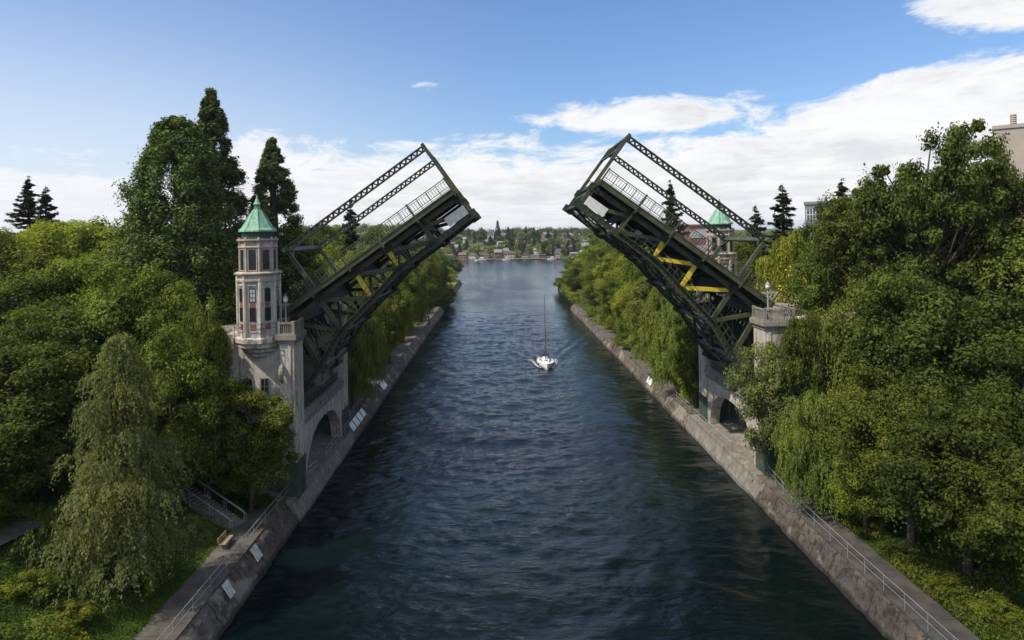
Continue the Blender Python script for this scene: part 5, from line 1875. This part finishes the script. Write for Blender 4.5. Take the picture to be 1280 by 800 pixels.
def house_meshes(kind):
    if kind in HM: return HM[kind]
    W, D, H, rise = [(11, 9, 6, 3), (14, 9, 7, 2.2), (9, 8, 8, 3.4), (13, 10, 6, 0.6)][kind]
    w = MB(); w.box(-W / 2, W / 2, -D / 2, D / 2, -4, H)
    if rise > 1:      # gable ends
        w.add([(-W / 2 + .05, -D / 2, H), (-W / 2 + .05, D / 2, H), (-W / 2 + .05, 0, H + rise), (W / 2 - .05, -D / 2, H), (W / 2 - .05, D / 2, H), (W / 2 - .05, 0, H + rise)], [(0, 2, 1), (3, 4, 5)])
    r = MB()
    if rise > 1:
        for s in (-1, 1):
            p = [(-W / 2 - 0.6, s * (D / 2 + 0.7), H - 0.35), (W / 2 + 0.6, s * (D / 2 + 0.7), H - 0.35), (W / 2 + 0.6, 0, H + rise), (-W / 2 - 0.6, 0, H + rise)]
            r.add(p + [(x, y, z + 0.35) for x, y, z in p], [(0, 1, 2, 3), (4, 7, 6, 5), (0, 4, 5, 1), (1, 5, 6, 2), (3, 2, 6, 7), (0, 3, 7, 4)])
        r.box(W * 0.2, W * 0.2 + 0.9, -0.5, 0.5, H + rise * 0.6, H + rise + 1.2)
    else:
        r.box(-W / 2 - 0.5, W / 2 + 0.5, -D / 2 - 0.9, D / 2 + 0.5, H + 0.01, H + 0.6)
    g = MB()
    nf = 2
    for f in range(nf):
        n = 3 + kind % 2
        for i in range(n):
            x = -W / 2 + W * (i + 0.5) / n
            hw = W / n * (0.32 if (i + f) % 2 else 0.22)
            g.box(x - hw, x + hw, -D / 2 - 0.10, -D / 2 - 0.01, 0.9 + f * H / 2, 0.9 + f * H / 2 + 1.5)
    o = []
    for nm, b_ in (('wall', w), ('roof', r), ('windows', g)):
        me = bpy.data.meshes.new(nm); me.from_pydata(b_.v, [], b_.f); me.update(); me.materials.append(M_GLASS); o.append(me)
    HM[kind] = o
    return o


def shore_y(x): return 700 + 0.02 * x - 18 * math.sin(x / 90.0)


rh = random.Random(11)
taken = []
def house(x, y, kind, wc, rc, label, s=1.0, name='hillside_house'):
    t = thing(name, label, 'house', (x, y, float(hz(x, y))), 'houses on the far shore')
    t.rotation_euler = (0, 0, rh.uniform(-0.45, 0.45)); s *= 0.74; t.scale = (s, s, s)
    for me, m in zip(house_meshes(kind), (HW[wc], HRf[rc], M_GLASS)):
        o = bpy.data.objects.new(me.name, me); COL.objects.link(o); o.parent = t
        o.material_slots[0].link = 'OBJECT'; o.material_slots[0].material = m
    taken.append((x, y))


WATERH = []
x = -66.0; i = 0
while x < 128:
    k = rh.randrange(4); wc = rh.choice([0, 1, 2, 3, 4, 4, 5, 2]); rc = rh.randrange(3)
    house(x, shore_y(x) + rh.uniform(8, 13), k, wc, rc, f'{HN[wc]} house with {RN[rc]} roof at the water on the far shore', rh.uniform(0.75, 1.15), 'waterfront_house')
    x += rh.uniform(11, 17); i += 1
for row, (dy, n) in enumerate(((38, 13), (66, 12), (100, 12), (140, 10), (180, 8))):
    for j in range(n):
        x = -110 + (j + rh.uniform(0.1, 0.9)) * 300 / n
        if row > 2 and x > 20 and rh.random() < 0.4: continue
        k = rh.randrange(4); wc = rh.choice([0, 1, 2, 3, 4, 1, 2, 5]); rc = rh.randrange(3)
        house(x, shore_y(x) + dy + rh.uniform(-9, 9), k, wc, rc, f'{HN[wc]} house with {RN[rc]} roof ' + ['just above the shoreline houses', 'low on the far hillside', 'half way up the far hillside', 'high on the far hillside', 'at the top of the far hillside'][row],
              rh.uniform(0.8, 1.2))
# road climbing the far hill
b = MB()
q_ = [at(589, 318, 720).x + (i_ * 0.55) for i_ in range(24)]
v_ = []
for i_ in range(24):
    yy_ = 712 + i_ * 7
    for s_ in (-4.0, 4.0): v_.append((q_[i_] + s_, yy_, float(hz(q_[i_] + s_, yy_)) + 0.35))
b.add(v_, [(2 * i_, 2 * i_ + 1, 2 * i_ + 3, 2 * i_ + 2) for i_ in range(23)])
tag(b.build('road', simple('pale_road', (0.34, 0.30, 0.23), 0.9)), kind='structure')
# trees of the far hill
TG = 'trees on the far hillside'
def far_tree(x, y, kind, h, r, lm, label): plant(kind, x, y, h, r, label, 'tree', TG, lm, z=float(hz(x, y)) - 0.3)
p = at(622, 275, 840); far_tree(p.x, 840, 'far_spire', p.z - float(hz(p.x, 840)), 5.0, 'fir', 'tallest dark conifer on the far hill in the gap between the leaves')
p = at(635, 283, 800); far_tree(p.x, 800, 'far_spire', p.z - float(hz(p.x, 800)), 4.5, 'fir', 'pointed conifer just right of the tallest one on the far hill')
p = at(601, 284, 830); far_tree(p.x, 830, 'far_round', p.z - float(hz(p.x, 830)), 8, 'dark', 'round dark tree left of the tallest conifer on the far hill')
p = at(655, 292, 775); far_tree(p.x, 775, 'far_round', p.z - float(hz(p.x, 775)), 8, 'dark', 'broad dark tree in the middle of the far shore houses')
p = at(685, 287, 830); far_tree(p.x, 830, 'far_spire', p.z - float(hz(p.x, 830)), 4.5, 'fir', 'slim conifer on the right half of the far hill skyline')
p = at(593, 305, 745); far_tree(p.x, 745, 'far_round_b', 13, 8, 'bright', 'bright green tree near the left of the far shore')
n = 0
while n < 290:
    x = rh.uniform(-150, 190); dy = rh.choice([rh.uniform(16, 110), rh.uniform(20, 260)])
    y = shore_y(x) + dy
    if any(abs(x - a_) < 8 and -9 < (b_ - y) < 16 for a_, b_ in taken) and rh.random() < 0.45: continue
    if rh.random() < 0.36:
        far_tree(x, y, 'far_spire', rh.uniform(9, 18), rh.uniform(2.6, 4.2), 'fir', 'dark pointed conifer among the far hillside houses')
    else:
        far_tree(x, y, rh.choice(['far_round', 'far_round_b']), rh.uniform(6, 12), rh.uniform(4, 7.5), rh.choice(['mid', 'mid', 'dark', 'bright', 'mid']), 'rounded green tree among the far hillside houses')
    n += 1


# distant woods left and right of the gap, read as one mass
def woods(name, pts, label, seed, lm, s=1.6):
    rng = np.random.default_rng(seed)
    Vs, cs = [], []
    for (x, y, z, h, r) in pts:
        m = 9
        d = sphere_dirs(m, rng, 0.0)
        c = d * np.array([r, r, h * 0.42]) * 0.75 + np.array([x, y, z + h * 0.5])
        V, cv = clumps(c, np.full(m, r * 0.5), 34, s, s * 0.7, rng)
        Vs.append(V); cs.append(cv)
    me = leaf_mesh(name, np.concatenate(Vs), np.concatenate(cs), LF[lm])
    o = bpy.data.objects.new(name, me); COL.objects.link(o)
    tag(o, label, 'woods', kind='stuff')


rw = random.Random(3)
pts = [(rw.uniform(-900, -120), rw.uniform(720, 980), 0, rw.uniform(10, 18), rw.uniform(7, 11)) for _ in range(420)]
pts = [(x, y, float(hz(x, y)), h, r) for x, y, _, h, r in pts]
woods('distant_woods', pts, 'continuous wooded ridge behind the left bank', 1, 'mid')
pts = [(rw.uniform(150, 900), rw.uniform(720, 980), 0, rw.uniform(9, 15), rw.uniform(7, 11)) for _ in range(380)]
pts = [(x, y, float(hz(x, y)), h, r) for x, y, _, h, r in pts]
woods('distant_woods', pts, 'continuous wooded ridge behind the right bank', 2, 'mid')
pts = [(rw.uniform(-260, 260), rw.uniform(930, 1080), 0, rw.uniform(9, 14), rw.uniform(8, 11)) for _ in range(150)]
pts = [(x, y, float(hz(x, y)), h, r) for x, y, _, h, r in pts]
woods('distant_woods', pts, 'line of trees along the top of the far hill', 3, 'dark')
pts = [(rw.uniform(-260, -48), rw.uniform(130, 350), 0, rw.uniform(11, 15), rw.uniform(6, 9)) for _ in range(230)]
pts = [(x, y, float(gz(x, y)), h, r) for x, y, _, h, r in pts]
woods('distant_woods', pts, 'wooded ground behind the left bank trees', 4, 'mid', 1.0)
pts = [(rw.uniform(58, 300), rw.uniform(120, 300), 0, rw.uniform(9, 12), rw.uniform(6, 9)) for _ in range(190)]
pts = [(x, y, float(gz(x, y)), h, r) for x, y, _, h, r in pts]
woods('distant_woods', pts, 'wooded ground behind the right bank trees', 5, 'mid', 1.0)


# moored boats and docks on the far shore
def far_boat(x, y, L, label, mast=0.0, cabin=True):
    t = thing('moored_boat', label, 'boat', (x, y, 0), 'boats moored on the far shore')
    b = MB()
    W = L * 0.30
    st = [(-L / 2, 0.05, 1.1), (-L * 0.3, W * 0.35, 1.0), (0, W * 0.5, 0.9), (L / 2, W * 0.42, 0.9)]
    vs = []; fs = []
    for xx, w, h in st: vs += [(x + xx, y - w, h), (x + xx, y - w * 0.7, -0.2), (x + xx, y + w * 0.7, -0.2), (x + xx, y + w, h)]
    for i in range(3):
        for k in range(3): fs.append((i * 4 + k, i * 4 + k + 1, (i + 1) * 4 + k + 1, (i + 1) * 4 + k))
        fs.append((i * 4 + 3, i * 4, (i + 1) * 4, (i + 1) * 4 + 3))
    fs += [(0, 3, 2, 1), (12, 13, 14, 15)]
    b.add(vs, fs); b.build('hull', M_GELC, t)
    if cabin:
        b = MB(); b.box(x - L * 0.15, x + L * 0.3, y - W * 0.32, y + W * 0.32, 0.95, 2.4); b.box(x - L * 0.02, x + L * 0.24, y - W * 0.26, y + W * 0.26, 2.41, 3.2)
        cb = b.build('cabin', M_WHITE, t)
        b = MB(); b.box(x - L * 0.12, x + L * 0.27, y - W * 0.32 - 0.06, y - W * 0.32 - 0.01, 1.5, 2.1); b.build('cabin_window', M_GLASS, cb)
    if mast:
        b = MB(); b.tube([(x, y, 0.9), (x, y, mast)], [0.28, 0.18], 6); b.build('mast', M_WHITE, t)


for px, L, m, lb in ((716, 14, 0, 'white motor yacht at the right of the far shore'), (729, 9, 17, 'sailing boat with a white mast at the right end of the far shore'),
                     (600, 12, 0, 'white cabin boat near the left end of the far shore'), (632, 9, 0, 'small white boat at the docks in the middle of the far shore'),
                     (688, 8, 0, 'small white boat moored right of the middle of the far shore')):
    x = (px - VPX) / F * 690; far_boat(x, shore_y(x) - 9, L, lb, m)
for px, w in ((607, 16), (640, 22), (668, 18), (697, 14)):
    x = (px - VPX) / F * 690
    t = thing('wooden_dock', f'low wooden dock on the far shore by the {"left" if px < 620 else "central" if px < 650 else "brown" if px < 680 else "right"} waterfront houses', 'dock', (x, shore_y(x) - 3, 0))
    b = MB(); b.box(x - w / 2, x + w / 2, shore_y(x) - 8, shore_y(x) + 5, 0.5, 1.1); b.build('planking', M_CONC2, t)
    b = MB()
    for q in range(5): b.box(x - w / 2 + q * w / 5, x - w / 2 + q * w / 5 + 0.4, shore_y(x) - 8.5, shore_y(x) - 8.05, -1, 1.8)
    b.build('piles', M_BARK, t)


# ------------------------------------------------------------------ the air
def haze():
    b = MB(); b.box(-6200, 6200, -3200, 8200, -10.5, 72)
    def f(t):
        out = t.node('ShaderNodeVolumePrincipled')
        out.inputs['Color'].default_value = (0.80, 0.88, 1.0, 1)
        out.inputs['Density'].default_value = HAZE
        out.inputs['Anisotropy'].default_value = 0.3
        return out.outputs[0]
    m = bpy.data.materials.new('haze_air'); m.use_nodes = True
    t = NT(m.node_tree); t.n.clear(); o_ = t.node('ShaderNodeOutputMaterial'); t.l.new(f(t), o_.inputs['Volume'])
    o = b.build('haze', m); tag(o, 'thin summer haze over the lake and the far hills', 'haze', kind='stuff')


HAZE = 0.00009
haze()


def shading_cloud():
    """unseen thin cloud added towards the sun to shade the near cut"""
    h = 360.0
    c = Vector((40, 2, 0)) + Vector((SUN_TO.x, SUN_TO.y, 0)) * (h / math.tan(SUN_EL)); c.z = h
    rng = np.random.default_rng(8)
    n, m = 96, 40
    th = np.linspace(0, 2 * PI, n); ph = np.linspace(0.02, PI - 0.02, m)
    T, Pp = np.meshgrid(th, ph)
    d = np.stack([np.sin(Pp) * np.cos(T), np.sin(Pp) * np.sin(T), np.cos(Pp)], -1)
    w = 1 + 0.10 * np.sin(3 * T + 1) + 0.07 * np.sin(5 * T) + 0.06 * np.sin(9 * T + 2) * np.sin(4 * Pp) + 0.05 * np.sin(14 * T) * np.sin(7 * Pp)
    X = c.x + 105 * d[..., 0] * w; Y = c.y + 66 * d[..., 1] * w
    Z = c.z + 14 * d[..., 2] * (1 + 0.35 * np.sin(X / 9) * np.sin(Y / 8) + 0.2 * np.sin(X / 4 + Y / 5))
    def f(t):
        p = pos(t)
        q = t.vmath('MULTIPLY', t.vmath('SUBTRACT', p, tuple(c)), (1 / 105, 1 / 66, 0))
        r = t.node('ShaderNodeVectorMath', operation='LENGTH'); t.put(r.inputs[0], q)
        n_ = t.noise(p, 0.035, 5, 0.6)
        a = t.math('MULTIPLY', t.ramp(r.outputs['Value'], 0.62, 1.05, 1, 0), t.ramp(n_, 0.25, 0.7, 0.20, 0.42))
        df = t.node('ShaderNodeBsdfDiffuse'); df.inputs[0].default_value = (0.9, 0.9, 0.9, 1)
        tr = t.node('ShaderNodeBsdfTranslucent'); tr.inputs[0].default_value = (0.9, 0.9, 0.9, 1)
        mm = t.node('ShaderNodeMixShader'); t.l.new(df.outputs[0], mm.inputs[1]); t.l.new(tr.outputs[0], mm.inputs[2])
        tp = t.node('ShaderNodeBsdfTransparent')
        m2 = t.node('ShaderNodeMixShader'); t.put(m2.inputs[0], a); t.l.new(tp.outputs[0], m2.inputs[1]); t.l.new(mm.outputs[0], m2.inputs[2])
        return m2.outputs[0]
    o = grid_mesh('cloud', X, Y, Z, mat('thin_cloud', f))
    tag(o, 'thin unseen cloud added to shade the near end of the canal', 'cloud', kind='stuff')


shading_cloud()
